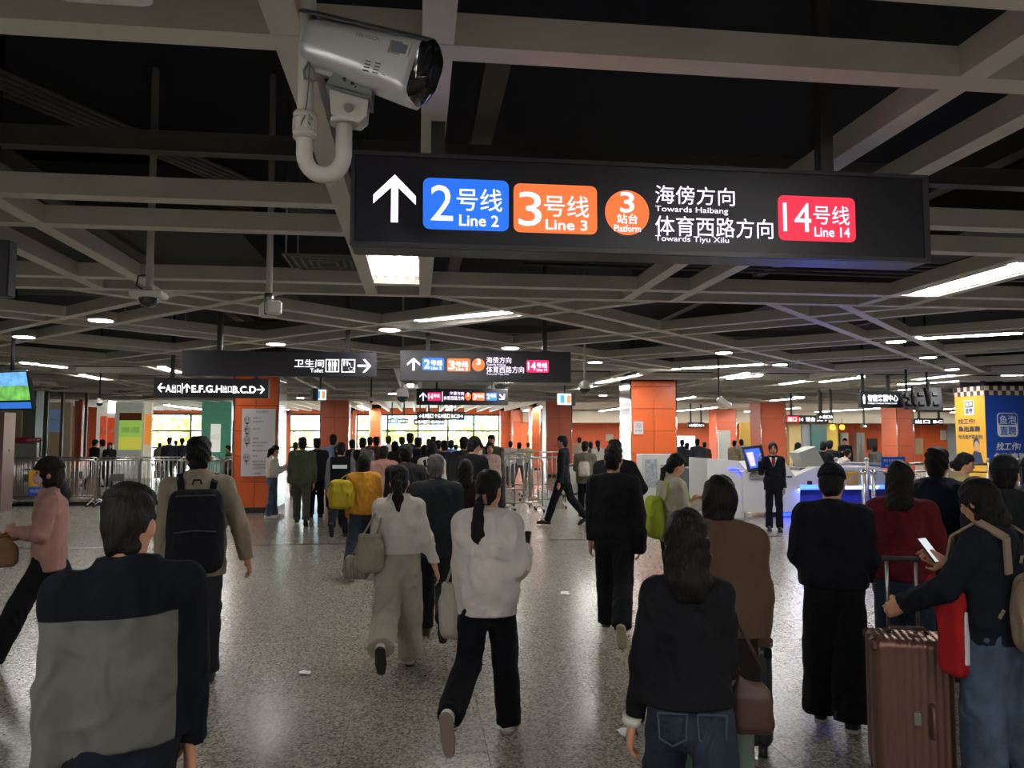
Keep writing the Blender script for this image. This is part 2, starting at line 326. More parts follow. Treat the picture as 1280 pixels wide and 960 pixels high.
def person(label, px, yt, d, phi=0, top='#1a1a20', pants='#15151c', hair='short', hairc='#0d0b0b', legs='walkL', arms=('hang', 'hang'), shoes=('#202022', '#2a2a2a'),
           lean=0, fat=1.0, th=.014, hem=.46, boxy=.5, pw=(.062, .045, .04), hy=0, hp=0, sleeve=1.0, hood=False, collar=False, tmat=None, pmat=None, splay=1.0,
           h=None, face=False, H=None, group=None, dx=0, extra=None, skirt=False, tops=None, cuff=None, fold=.011, skin=None, open_to=None, hairlen=.16, phead=0, stripes=False, sw=1, fem=None):
    global NP
    NP += 1; seed = NP
    if H is None: H = max(1.42, min(1.86, CH - (yt - 543) * d / FPX))
    x, y = gp(px, d)
    root = thing('person', label, 'person', (x, y, 0), -(YAW + R(phi) + math.atan((px - 640) / FPX)), group)
    if h is None: h = .0095 if d < 3.3 else .012 if d < 6.2 else .016 if d < 10.5 else .021 if d < 18 else .028
    if fem is None: fem = hair not in ('short', 'bald')
    T = lambda a, b, c: (a * H, (b + lean * max(0, c - .5)) * H, c * H)
    S = (.09 if fem else .105) * sw
    la = LEGS[legs] if isinstance(legs, str) else legs
    # legs
    pts = []; low = 9
    for s, (a, b, f) in zip((-1, 1), la):
        sp = .03 * s * splay; hip = np.array((.045 * s, 0, 0)); kn = hip + .245 * np.array((sp, math.sin(R(a)), -math.cos(R(a))))
        an = kn + .245 * np.array((sp * .5, math.sin(R(a - b)), -math.cos(R(a - b))))
        u = np.array((0, math.cos(R(f)), -math.sin(R(f)))); n = np.array((0, -math.sin(R(f)), -math.cos(R(f))))
        low = min(low, (an - .035 * u + .048 * n)[2], (an + .105 * u + .048 * n)[2]); pts.append((hip, kn, an, f, u, n))
    hz = -low
    dz = hz - .538                      # how far the stride lowers the body
    T = lambda a, b, c, dz=dz: (a * H, (b + lean * max(0, c - .5)) * H, (c + dz) * H)
    up3 = np.array((0, 0, hz))
    # arms
    am = []
    for s, A in zip((-1, 1), arms):
        ud, fd = ARMS[A] if isinstance(A, str) else A
        ud = np.array(ud, float) * (s, 1, 1); fd = np.array(fd, float) * (s, 1, 1); ud /= np.linalg.norm(ud); fd /= np.linalg.norm(fd)
        sh = np.array(T(s * S, 0, .805)) / H; el = sh + .165 * ud; wr = el + .15 * fd; am.append((sh, el, wr, fd, s))
    W = .36 if d < 12 else .34
    allp = np.array([p for q in pts for p in (q[1] + up3, q[2] + up3)] + [p for q in am for p in q[:3]] + [T(0, 0, 1.0), (0, 0, 0)]) * H
    allp[-2] /= H; allp[-1] /= H
    lo = allp.min(0) - .16; hi = allp.max(0) + .16; lo[2] = -.03; hi[2] = (1.03 + max(0, dz)) * H + .05
    lo[:2] = np.minimum(lo[:2], -.24); hi[:2] = np.maximum(hi[:2], .24)
    hc = np.array(T(0, .012 + .02 * (hp < -10), .932)); Rm = rotm(hy, hp, phead)
    hd = lambda a, b, c: hc + Rm @ np.array((a * H, b * H, c * H))
    B = Fld(lo, hi, h)
    for z0, w0, z1, w1 in ((.49, .082, .56, .08), (.56, .08, .64, .068), (.64, .068, .74, .082), (.74, .082, .79, .08)):
        B.cap(T(0, 0, z0), T(0, 0, z1), w0 * H * .58, w1 * H * .58, k=.03, fx=1.4, flat=0)
    B.cap(T(-S + .01, 0, .8), T(S - .01, 0, .8), .026 * H, k=.03)
    B.cap(T(0, -.004, .8), hc - np.array((0, .012 * H, .03 * H)), .035 * H, .033 * H, k=.03)
    B.ell(hc, (.0435 * H, .055 * H, .062 * H), Rm, k=.02); B.ell(hd(0, .018, -.03), (.034 * H, .037 * H, .038 * H), Rm, k=.02)
    if d < 20:
        B.ell(hd(0, .058, -.012), (.0085 * H, .013 * H, .014 * H), Rm, k=.008)
        for s in (-1, 1): B.ell(hd(s * .045, -.002, -.012), (.007 * H, .014 * H, .02 * H), Rm, k=.006)
        B.ell(hd(0, .051, -.037), (.016 * H, .009 * H, .007 * H), Rm, k=.006)
    for hip, kn, an, f, u, n in pts:
        a, b, c = [(q + up3) * H for q in (hip, kn, an)]
        B.cap(a, b, .046 * H, .032 * H, k=.03); B.cap(b, c, .032 * H, .02 * H, k=.02); B.cap(c + n * .01 * H, c + n * .02 * H + u * .07 * H, .02 * H, .018 * H, k=.01)
    for sh, el, wr, fd, s in am:
        sh, el, wr = sh * H, el * H, wr * H
        B.cap(sh, el, .028 * H, .021 * H, k=.03); B.cap(el, wr, .022 * H, .015 * H, k=.01)
        side = np.cross(fd, (s, 0, 0)); side /= np.linalg.norm(side) + 1e-6; side = side * (1 if side[1] > 0 or side[2] > 0 else -1); nrm = np.cross(fd, side); nrm *= -s if nrm[0] * s > 0 else s * 1.0
        if nrm[0] * s > 0: nrm = -nrm
        pm = wr + fd * .05 * H; curl = .35
        if h < .017:
            for j, (o, ln) in enumerate(((.019, .04), (.0065, .045), (-.006, .042), (-.018, .033))):
                o *= H; k0 = wr + fd * .058 * H + side * o; B.cap(wr + fd * .008 * H + side * o * .6, k0, .0105 * H, .0095 * H, k=.008)
                f1 = fd * .9 + nrm * curl; f1 /= np.linalg.norm(f1); f2 = fd * .55 + nrm * .8; f2 /= np.linalg.norm(f2)
                k1 = k0 + f1 * ln * .55 * H; B.cap(k0, k1, .0062 * H, .0056 * H, k=.002); B.cap(k1, k1 + f2 * ln * .5 * H, .0056 * H, .0048 * H, k=.001)
            t0 = wr + fd * .02 * H + side * .016 * H; t1 = t0 + (fd * .5 + side * .8 + nrm * .3) * .026 * H; B.cap(t0, t1, .009 * H, .0075 * H, k=.006); B.cap(t1, t1 + (fd * .9 + nrm * .4) * .024 * H, .0072 * H, .006 * H, k=.002)
        else:
            B.cap(wr, pm, .016 * H, .019 * H, k=.01); B.cap(pm, pm + fd * .03 * H + nrm * .012 * H, .017 * H, .011 * H, k=.01); B.cap(pm, pm + side * .026 * H + fd * .01 * H, .01 * H, .007 * H, k=.008)
    link('body', B.mesh('body'), skin or SKIN, root)
    if (face or (abs(phi) > 45 and d < 17)):
        e = MB(); [e.ball(hd(s * .018, .05, .006), .006 * H, 8, 5, (1.3, .6, .7)) for s in (-1, 1)]; link('eyes', e.mesh('eyes'), mat('eye_dark', (.02, .015, .012), .2), root)
        e = MB(); e.ball(hd(0, .0585, -.037), .008 * H, 8, 5, (1.6, .35, .5)); link('mouth', e.mesh('mouth'), mat('lips', '#8e4a44', .5), root)
        e = MB(); [e.bar(hd(s * .01, .053, .019), hd(s * .028, .048, .019), .004 * H, .003 * H) for s in (-1, 1)]; link('eyebrows', e.mesh('eyebrows'), hairm(hairc), root)
    # trousers
    P = Fld(lo, (hi[0], hi[1], .64 * H + .05), h)
    t1, t2, t3 = pw
    P.cap(T(0, -.003, .49), T(0, 0, .6), (.072 * fat) * H * .92, .066 * H * fat, k=.02, fx=1.42, flat=2)
    for (hip, kn, an, f, u, n), s in zip(pts, (-1, 1)):
        a, b, c = [(q + up3) * H for q in (hip, kn, an)]; a[0] *= 1.05; v = (c - b) / np.linalg.norm(c - b)
        P.cap(a, b, t1 * H, t2 * H, k=.025); P.cap(b, c + v * .014 * H, t2 * H, t3 * H, k=.02, flat=2)
        if t3 < .036: P.cap(c - v * .02 * H, c + v * .012 * H, t3 * H * 1.15, t3 * H * 1.2, k=.01, flat=2)
    if skirt: P.cap(T(0, 0, .55), T(0, 0, .3), .1 * H, .14 * H, k=.02, flat=2)
    P.fold(fold * .8, 34, seed, .5)
    link('trousers' if not skirt else 'skirt', P.mesh('trousers'), pmat or cloth(pants), root)
    # top
    G = Fld((lo[0], lo[1], (hem - .06 + dz) * H), (hi[0], hi[1], (1.0 + dz) * H), h)
    tt = th / 1.6
    bx = lambda w: (w * (1 - boxy) + .1 * boxy) * fat
    lv = [(hem, .094), (.56, .09), (.64, .078), (.73, .092), (.785, .088)]
    for (z0, w0), (z1, w1) in zip(lv, lv[1:]):
        ra, rb = bx(w0) * .6 + tt * .8, bx(w1) * .6 + tt * .8; low_ = z0 < .57
        if low_: ra = max(ra, t1 + .012); rb = max(rb, t1 + .008) if z1 < .57 else rb
        if z1 > z0: G.cap(T(0, -.002, z0), T(0, -.002, z1), ra * H, rb * H, k=.03, fx=max(1.36, (.055 + t1) / ra if low_ else 0))
    G.cap(T(-S + .012, -.004, .795), T(S - .012, -.004, .795), (.03 + tt * .6) * H, k=.045)
    for s in (-1, 1): G.cap(T(s * .012, -.006, .83), T(s * (S - .004), -.002, .8), (.026 + tt * .5) * H, (.03 + tt * .6) * H, k=.03)
    G.cap(T(0, -.008, .81), T(0, -.006, .848), (.046 + tt * .5) * H, (.038 + tt * .5) * H, k=.03, flat=2)
    if hood: pass
    G.fold(fold, 26, seed + 50, .55); G.cut(T(0, 0, hem), (0, 0, -1)); GT = G.D; G.D = np.full_like(GT, .2)
    if collar: G.cap(T(0, -.006, .83), T(0, .0, .865), (.043 + tt * .6) * H, (.044 + tt * .6) * H, k=.008, flat=2)
    if hood: G.cap(T(-.035, -.055, .825), T(.035, -.055, .825), .03 * H, k=.03); G.cap(T(0, -.06, .82), T(0, -.07, .775), .036 * H, .02 * H, k=.03, fx=1.3)
    for sh, el, wr, fd, s in am:
        sh, el, wr = sh * H, el * H, wr * H
        if sleeve > .6:
            e2 = el + (wr - el) * sleeve; G.cap(sh, el, (.031 + tt * .6) * H, (.027 + tt * .6) * H, k=.03); G.cap(el, e2, (.027 + tt * .6) * H, (.02 + tt * .6) * H, k=.012, flat=2)
            if sleeve > .95: G.cap(wr - fd * .012 * H, wr + fd * .004 * H, (.0215 + tt * .65) * H, k=.004, flat=3)
        else: G.cap(sh, sh + (el - sh) * (sleeve + .4), (.031 + tt * .7) * H, (.031 + tt * .7) * H, k=.03, flat=2)
    G.fold(fold, 30, seed + 90, .55); q_ = np.maximum(.03 - np.abs(GT - G.D), 0); G.D = np.minimum(GT, G.D) - q_ * q_ / .12
    G.ell(hc + np.array((0, 0.02 * H, 0.0)), (.03 * H, .03 * H, .06 * H), None, 0, op='s')
    mf = None; mats = [tmat or cloth(top)]
    if tops:            # second colour: function of (x/H, y/H, z/H)
        mats = [tmat or cloth(top)] + [cloth(c) for c in tops[0]]
        mf = lambda c: tops[1](c[:, 0] / H, c[:, 1] / H, c[:, 2] / H - dz)
    link('top', G.mesh('top', mf), mats, root)
    if cuff:
        for sh, el, wr, fd, s in am: m = MB(); m.tube([wr * H - fd * .01 * H, wr * H + fd * .012 * H], (.0225 + tt * .6) * H, 14); link('cuff', m.mesh('cuff'), cloth(cuff), root)
    # shoes
    for hip, kn, an, f, u, n in pts:
        up, so = shoe_mesh(shoes[0], shoes[1], 1); c = (an + up3 + n * .048) * H
        o = link('shoe', up, None, root, c); o.rotation_euler = (-R(f), 0, 0); sc = H / 1.62; o.scale = (sc, sc, sc); link('sole', so, None, o)
        if stripes:
            for sx in (-1, 1):
                for k_ in range(3): mm = MB().bar((sx * .0385, .01 + .022 * k_, .028), (sx * .034, .03 + .022 * k_, .06), .006, .009); link('stripe', mm.mesh('stripe'), BLACK, o)
    # hair
    lo2 = hc - np.array((.13, .17, .13 + (hairlen + .05) * H if hair in ('long', 'pony', 'ponylow', 'bob') else .14)); hi2 = hc + np.array((.13, .15, .14))
    Q = Fld(lo2, hi2, min(h, .014))
    r0 = (.048 * H, .0595 * H, .067 * H)
    if hair == 'bald':
        Q.ell(hd(0, -.003, .004), (.048 * H, .059 * H, .0665 * H), Rm, 0); Q.cut(hd(0, .045, .05), -Rm @ np.array((0, -.75, 1.))); 
    elif hair in ('short', 'pony', 'ponylow', 'bun'):
        Q.ell(hd(0, -.004, .006), r0, Rm, 0); q = -1.0; p = Rm @ np.array((0, q, 1.)); Q.cut(hd(0, .05, .036), -p)
        Q.ell(hd(0, .002, .04), (.048 * H, .055 * H, .04 * H), Rm, .01); Q.cap(hd(-.012, -.03, -.04), hd(.012, -.03, -.04), .023 * H, .023 * H, k=.02)
    else:
        Q.ell(hd(0, -.006, .006), (.051 * H, .062 * H, .069 * H), Rm, 0); Q.cap(hd(0, -.014, -.01), hd(0, -.018, -.03 if hair == 'waved' else -.075), .05 * H, .046 * H, k=.02)
        Q.ell(hd(0, .06, -.035), (.04 * H, .056 * H, .068 * H), Rm, .004, op='s'); Q.ell(hd(0, .03, -.11), (.045 * H, .05 * H, .06 * H), Rm, .004, op='s')
    if hair in ('pony', 'ponylow'):
        z0 = .012 if hair == 'pony' else -.028
        a = hd(0, -.055, z0); b = hd(0, -.077, z0 - .025); c = b + np.array((0, -.012 * H, -hairlen * .5 * H)); e = b + np.array((.004, .0 * H, -hairlen * H))
        Q.cap(a, b, .016 * H, .017 * H, k=.01); Q.cap(b, c, .018 * H, .027 * H, k=.01); Q.cap(c, e, .027 * H, .01 * H, k=.01)
    if hair == 'bun': Q.ell(hd(0, -.068, -.022), (.026 * H, .023 * H, .026 * H), Rm, .008)
    if hair == 'long':
        a = hd(0, -.02, -.04); b = hc + np.array((0, -.055 * H, -.1 * H)); c = hc + np.array((0, -.062 * H, -hairlen * H))
        Q.cap(a, b, .046 * H, .04 * H, k=.02, fx=1.15); Q.cap(b, c, .036 * H, .026 * H, k=.02, fx=1.5)
    Q.fn(lambda x, y, z: .0026 * np.sin(x * 240 + 3 * np.sin(z * 25)) * np.sin(y * 190 + 2 * np.sin(z * 31)) + .004 * np.sin(x * 60 + 9 * np.sin(z * 12 + y * 9) + seed))
    link('hair', Q.mesh('hair'), hairm(hairc), root)
    Mw = Matrix.Translation(root.location) @ Matrix.Rotation(root.rotation_euler.z, 4, 'Z')
    J = dict(root=root, H=H, M=Mw, d=d, hd=hd, hc=hc, T=T, h=h, dz=dz, rz=root.rotation_euler.z, S=S, Rm=Rm)
    for i, (sh, el, wr, fd, s) in enumerate(am): J['LR'[i]] = dict(sh=sh * H, el=el * H, wr=wr * H, hand=wr * H + fd * .06 * H, fd=fd)
    return J
def on(J, name, label, cat, local, rz=0, group=None):
    """a top-level carried thing placed at a point of the carrier's own frame"""
    p = J['M'] @ Vector(local); return thing(name, label, cat, p, J['rz'] + rz, group)
def backpack(J, label, col, z=.7, w=.14, hgt=.22, dp=.08, strap=True, y=None, cat='backpack', off=.0):
    H = J['H']; p = J['T'](0, -.075 if y is None else y, z); o = on(J, 'backpack', label, cat, p); h = J['h']
    F = Fld((-w - .03, -dp * 2 - .04, -hgt - .04), (w + .03, .04, hgt + .04), h)
    F.box((0, -dp, 0), (w, dp, hgt), min(.09, dp * .98), None, 0); F.fn(lambda x, y, z: np.maximum(0, z / hgt) ** 2 * .035); F.box((0, -dp * 1.75, -hgt * .35), (w * .8, dp * .4, hgt * .5), .04, None, .012); F.fold(.005, 30, 3)
    link('bag', F.mesh('bag'), cloth(col), o)
    if h < .016:
        m = MB(); m.tube([(-w * .7, -dp * 2.16, -hgt * .02), (0, -dp * 2.2, hgt * .02), (w * .7, -dp * 2.16, -hgt * .02)], .004, 6); m.tube([(-w * .85, -dp, hgt * .7), (-w * .6, -dp * 1.9, hgt * .78), (w * .6, -dp * 1.9, hgt * .78), (w * .85, -dp, hgt * .7)], .004, 6)
        link('zip', m.mesh('zip'), mat('zip', (.05, .05, .055), .4), o)
        m = MB(); m.tube([(-.03, -.03, hgt), (-.02, -.03, hgt + .03), (.02, -.03, hgt + .03), (.03, -.03, hgt)], .007, 6); link('handle', m.mesh('handle'), cloth(col), o)
    if strap:
        for s in (-1, 1):
            m = MB(); q = [Vector(J['T'](s * .05, -.075, z + .1)), Vector(J['T'](s * .062, -.06 - off, .82 + off * .5)), Vector(J['T'](s * .068, .0, .852 + off)), Vector(J['T'](s * .072, .06 + off, .8 + off)), Vector(J['T'](s * .085, .075 + off, .72)), Vector(J['T'](s * .1, .03, .64)), Vector(J['T'](s * .08, -.07, .6))]
            q = [v - Vector(p) for v in q]
            for a, b in zip(q, q[1:]): m.bar(a, b, .045, .012, (0, 1, .3))
            link('strap', m.mesh('strap'), cloth(col), o)
    return o
def tote(J, label, col, local, w=.16, hgt=.17, dp=.05, strap_to=None, cat='bag', rz=0, tmat=None, taper=.0, name='tote_bag', sh=.35):
    o = on(J, name, label, cat, local, rz); h = max(J['h'], .009)
    F = Fld((-w * 1.6 - .03, -dp * 1.6 - .03, -hgt - .04), (w * 1.6 + .03, dp * 1.6 + .03, hgt + .04), h)
    F.box((0, 0, -hgt * .25), (w, dp, hgt * .72), min(.05, dp * .9), None, 0); F.box((0, 0, hgt * .45), (w * .84, dp * .6, hgt * .5), .02, None, .05)
    if taper: F.fn(lambda x, y, z: (z + hgt) / (2 * hgt) * taper)
    F.fold(.009, 24, 11, .5); link('bag', F.mesh('bag'), tmat or cloth(col), o)
    if strap_to is not None:
        t = Vector(strap_to) - Vector(local); t.rotate(Matrix.Rotation(-rz, 3, 'Z')); m = MB()
        for s in (-1, 1): m.tube([(s * w * .5, 0, hgt * .9), (s * w * .3 + t.x * .5, t.y * .5, hgt + (t.z - hgt) * .55), tuple(t)], .008, 6)
        link('strap', m.mesh('strap'), tmat or cloth(col), o)
    return o
def phone(J, side, label, col=(.02, .02, .022), lit=True, tilt=40):
    a = J[side]; p = a['hand'] + np.array((0, .0, .03)); o = on(J, 'phone', label, 'phone', p)
    m = MB(); m.obox((0, 0, 0), (.037, .005, .075), Matrix.Rotation(R(-tilt), 3, 'X'), .004); link('case', m.mesh('case'), mat('phone_case', col, .3), o)
    q = MB(); q.obox((0, -.0052, .0) if tilt == 0 else Matrix.Rotation(R(-tilt), 3, 'X') @ Vector((0, -.0055, 0)), (.033, .001, .07), Matrix.Rotation(R(-tilt), 3, 'X')); link('screen', q.mesh('screen'), led('#cfd6de', .5) if lit else BLACK, o)
    return o
# ------------------------------------------------------------------ setting: floor, ceiling, walls
ZC = 3.1; YB = 46.0; XL, XR, YN = -26.0, 46.0, -9.0
def floor_mat():
    m = D.materials.new('terrazzo'); m.use_nodes = True; nt = m.node_tree; n = nt.nodes; b = n['Principled BSDF']
    tc = n.new('ShaderNodeTexCoord'); g = n.new('ShaderNodeNewGeometry')
    v = n.new('ShaderNodeTexVoronoi'); v.inputs['Scale'].default_value = 75; nt.links.new(g.outputs['Position'], v.inputs['Vector'])
    r = n.new('ShaderNodeValToRGB'); e = r.color_ramp.elements; nt.links.new(v.outputs['Color'], r.inputs[0])
    e[0].position = .12; e[0].color = (*C('#57524a'), 1); e[1].position = .85; e[1].color = (*C('#aca699'), 1); x = r.color_ramp.elements.new(.45); x.color = (*C('#857f74'), 1)
    b.inputs['Roughness'].default_value = .25; nt.links.new(r.outputs[0], b.inputs['Base Color'])
    b.inputs['Specular IOR Level'].default_value = .6
    return m
TERR = floor_mat()
GROUT = mat('grout', '#3a3631', .8)
m = MB().box(XL, XR, YN, YB, -.1, -.012); fl = tag(m.build('floor', GROUT), kind='structure')
TW = .8; X0t, Y0t = -.4, 5.15 - 6 * .8; cells = []
for i in range(-33, 58):
    for j in range(-11, 57):
        x, y = X0t + i * TW, Y0t + j * TW
        if 12.75 < y + TW and y < 12.75: continue
        c = (x + TW / 2, y + TW / 2); q = math.hypot(*c); a = math.degrees(math.atan2(c[0], c[1])) - 7
        cells.append((q if (abs(a) < 38 and c[1] > 1.8) else 1e3 + q, x, y))
cells.sort(); tm = MB().box(0, TW - .003, 0, TW - .003, -.012, 0).mesh('tile'); tm.materials.append(TERR)
for q, x, y in cells[:290]: link('tile', tm, None, fl, (x, y, 0.1 - .1) if False else (x - fl.location.x, y - fl.location.y, -fl.location.z))
m = MB(); g = .003
for q, x, y in cells[290:]: m.box(x, x + TW - g, y, y + TW - g, -.012, 0)
tag(m.build('tile_field', TERR, fl), kind='stuff')
ys = [c[2] for c in cells]; gap0 = max(v for v in ys if v < 12.75) + TW; gap1 = min(v for v in ys if v > 12.75)
m = MB().box(XL, XR, gap0, gap0 + .3, -.012, 0).box(XL, XR, gap0 + .42, gap1, -.012, 0); m.build('tile_border', TERR, fl)
m = MB().box(XL, XR, gap0 + .303, gap0 + .417, -.012, .001); m.build('dark_floor_strip', mat('dark_floor_strip', '#4c4a46', .3), fl)

m = MB().box(XL, XR, YN, YB, 4.5, 4.7); ce = tag(m.build('ceiling', DARK), kind='structure')
BW, BH = .11, .12; nb = 0; bmesh_cache = {}
def beam(x0, y0, x1, y1, fam=0, w=BW):
    global nb
    L = math.hypot(x1 - x0, y1 - y0)
    if L < .5: return
    key = (round(L, 2), w, fam)
    if key not in bmesh_cache:
        z = fam * .0015; me = MB().box(0, L, -w / 2, w / 2, z, BH + z).mesh('beam'); me.materials.append(BEAM); bmesh_cache[key] = me
    o = link('beam', bmesh_cache[key], None, ce, (x0 - ce.location.x, y0 - ce.location.y, ZC - ce.location.z)); o.rotation_euler = (0, 0, math.atan2(y1 - y0, x1 - x0)); nb += 1
for y in (-5.2, -4.6, -2.75, -2.2, -.3, .25, 2.1, 2.65, 4.58, 5.22, 6.95, 7.5, 15.3, 15.9, 17.75, 18.3, 20.2, 20.75, 22.7, 23.3, 31.0, 31.6): beam(-18, y, 30, y, 0)
for k in range(-4, 8):
    for dx in (-.45, .06):
        beam(dx + 2.5 * k + (.03 * k if k > 0 else 0), -6, dx + 2.5 * k + (.03 * k if k > 0 else 0), 7.5, 1)
        beam(dx + 2.5 * k, 15.9, dx + 2.5 * k, 23.3, 1)
def diag(Y0, Y1, XA, XB, c0, s0, nA, nB):
    for n in range(*nA):
        for g_ in (-.4, .4):            # X - Y = c
            c = c0 + 3.45 * n + g_; ya, yb = max(Y0, XA - c), min(Y1, XB - c)
            if yb > ya: beam(ya + c, ya, yb + c, yb, 2)
    for n in range(*nB):
        for g_ in (-.42, .42):
            s = s0 + 3.72 * n + g_; ya, yb = max(Y0, s - XB), min(Y1, s - XA)
            if yb > ya: beam(s - ya, ya, s - yb, yb, 3)
diag(7.5, 15.3, -14, 22, -6.95, 5.8, (-5, 7), (-2, 9))
diag(23.3, 31.0, -16, 26, -6.95 - 16, 5.8 + 15.2, (-4, 8), (-3, 9))
m = MB()
for i in range(60): x = -16 + i * .75; m.box(x, x + .12, 31.7, YB, 3.1, 3.3)
tag(m.build('ceiling_fin', mat('pale_fin', '#d8d6cc', .5), ce), kind='stuff')
MB().box(XL, XR, 31.7, YB, 3.32, 3.38).build('pale_ceiling_panel', mat('pale_ceiling', '#c6c5bd', .6), ce)
# things up in the dark void
m = MB()
for y in (5.0, 9.6, 13.5): m.box(-18, 28, y, y + .1, 3.55, 3.68)
for x in (-3.2, .35, 4.2, 8): m.box(x, x + .14, 4, 16, 3.75, 3.9)
m.build('steel_rail', mat('void_steel', '#55504c', .6), ce)
m = MB()
for k in range(5): m.tube([(-3.6 + k * .09, 3.4, 3.9), (-.6 + k * .07, 8.5, 3.9)], .02, 6)
for k in range(4): m.tube([(1.2, 8.2 + .2 * k, 3.75), (14, 8.6 + .2 * k, 3.75)], .025, 6)
m.build('conduit', mat('conduit', '#4a4745', .5), ce)
m = MB().box(-6, -1.8, 7.2, 12, 3.8, 4.2).box(3, 9, 9.2, 10.4, 3.7, 4.1).box(5.5, 6.3, 3, 20, 3.8, 4.25); m.build('air_duct', mat('air_duct', '#3e3c3a', .6, .2), ce)

def struct(name, mb, m, label=None): return tag(mb.build(name, m), label, kind='structure')
BEIGE = mat('beige_wall', '#b7ab97', .6)
struct('wall_left', MB().box(XL - .3, XL, YN, YB + .3, 0, 4.5), BEIGE); struct('wall_right', MB().box(XR, XR + .3, YN, YB + .3, 0, 4.5), BEIGE)
struct('wall_near', MB().box(XL, XR, YN - .3, YN, 0, 4.5), mat('near_wall', '#6b655d', .7))
# far wall with its windows
def X(px, Y=YB): return at(px, 540, Y)[0]
wins = [(184, 288), (364, 400), (440, 462), (452 + 8, 556), (556, 622)]
wins = [(184, 291), (362, 400), (446, 560), (560, 624)]
ed = [XL] + [v for a, b in wins for v in (X(a), X(b))] + [XR]
mw = MB()
for i in range(0, len(ed), 2):
    if ed[i + 1] - ed[i] > .05: mw.box(ed[i], ed[i + 1], YB, YB + .3, 0, 4.5)
mw.box(X(184), X(624), YB, YB + .3, 2.95, 4.5)
wb = struct('wall_back', mw, ORANGE2)
pan = MB().obox((0, 0, 0), (.735, .02, .58), None, .01).mesh('panel'); pan.materials.append(ORANGE2)
for i in range(26):
    x = X(660) + .75 + i * 1.5
    for k in range(2): link('panel', pan, None, wb, (x - wb.location.x, YB - .02 - wb.location.y, .6 + 1.2 * k - wb.location.z))
MB().box(X(645), XR, YB - 3.2, YB, 2.42, 3.1).build('soffit', mat('pale_soffit', '#cfc6b4', .6), wb)
WF = mat('window_frame', '#4c5a58', .5, .3)
for n, (a, b) in enumerate(wins):
    x0, x1 = X(a), X(b); wn = thing('window_%d' % (n + 1), None, None, ((x0 + x1) / 2, YB, 0), kind='structure')
    nx = max(1, round((x1 - x0) / 1.9)); m = MB()
    for i in range(nx + 1): x = x0 + (x1 - x0) * i / nx; m.box(x - .05, x + .05, YB + .05, YB + .15, 0, 2.95)
    for z in (.05, 1.0, 1.95, 2.9): m.box(x0, x1, YB + .06, YB + .14, z - .05, z + .05)
    m.build('window_frame', WF, wn)
    for i in range(nx):
        q0, q1 = x0 + (x1 - x0) * i / nx + .05, x0 + (x1 - x0) * (i + 1) / nx - .05; MB().box(q0, q1, YB + .09, YB + .11, .1, 2.85).build('pane', GLASS, wn)
# outside
struct('ground_outside', MB().box(-60, 60, YB + .3, YB + 60, -.3, -.15), mat('pale_paving', '#bdb9ae', .9))
def tree(x, y, h, r, col, label):
    t = thing('tree', label, 'tree', (x, y, -.15), group='trees beyond the far windows'); m = MB().tube([(x, y, -.15), (x + .1, y, h * .5)], [.12, .07], 8); m.build('trunk', mat('bark', '#5b4a3a', .9), t)
    m = MB()
    for i in range(260):
        a, b, q = random.uniform(0, 6.3), random.uniform(-1, 1), random.uniform(.5, 1) ** .5 * r
        c = Vector((x + q * math.cos(a) * math.sqrt(1 - b * b), y + q * math.sin(a) * math.sqrt(1 - b * b), h * .62 + q * b * .8)); s = random.uniform(.12, .26)
        u = Vector((random.uniform(-1, 1), random.uniform(-1, 1), random.uniform(-1, 1))).normalized(); v = u.orthogonal().normalized()
        m.add([c + u * s, c + v * s * .6, c - u * s, c - v * s * .6], [(0, 1, 2, 3)])
    tag(m.build('foliage', mat('foliage', col, .8, var=.4, vscale=3), t), kind='stuff')
for i, (px, yy, h, r) in enumerate(((210, 50, 3.0, 1.7), (250, 51, 3.4, 1.8), (372, 50, 2.6, 1.3), (460, 52, 3, 1.6), (502, 50, 2.6, 1.4), (538, 52, 3.2, 1.8), (585, 51, 2.4, 1.3), (610, 54, 3.4, 1.6))):
    tree(at(px, 540, yy)[0], yy, h, r * .8, ('#a9b04a', '#8fa345', '#b9b257')[i % 3], 'yellow-green garden tree outside, ' + ('at the left part of the far left window', 'at the right part of the far left window', 'behind the middle window by the orange column', 'left end of the widest far window', 'second from left in the widest far window', 'right part of the widest far window', 'left in the rightmost far window', 'rear one in the rightmost far window')[i])
bl = thing('building', 'pale building with blue glazed canopy outside the far windows', 'building', (0, 68, -.15))
MB().box(-30, 22, 68, 78, -.15, 5.5).build('wall', mat('pale_render', '#c5cfd2', .8), bl)
for i in range(14): MB().box(-29 + i * 3.6, -26.6 + i * 3.6, 67.9, 68.0, 2.2, 4.2).build('canopy_pane', mat('blue_glazing', '#5aa6cf', .3), bl)

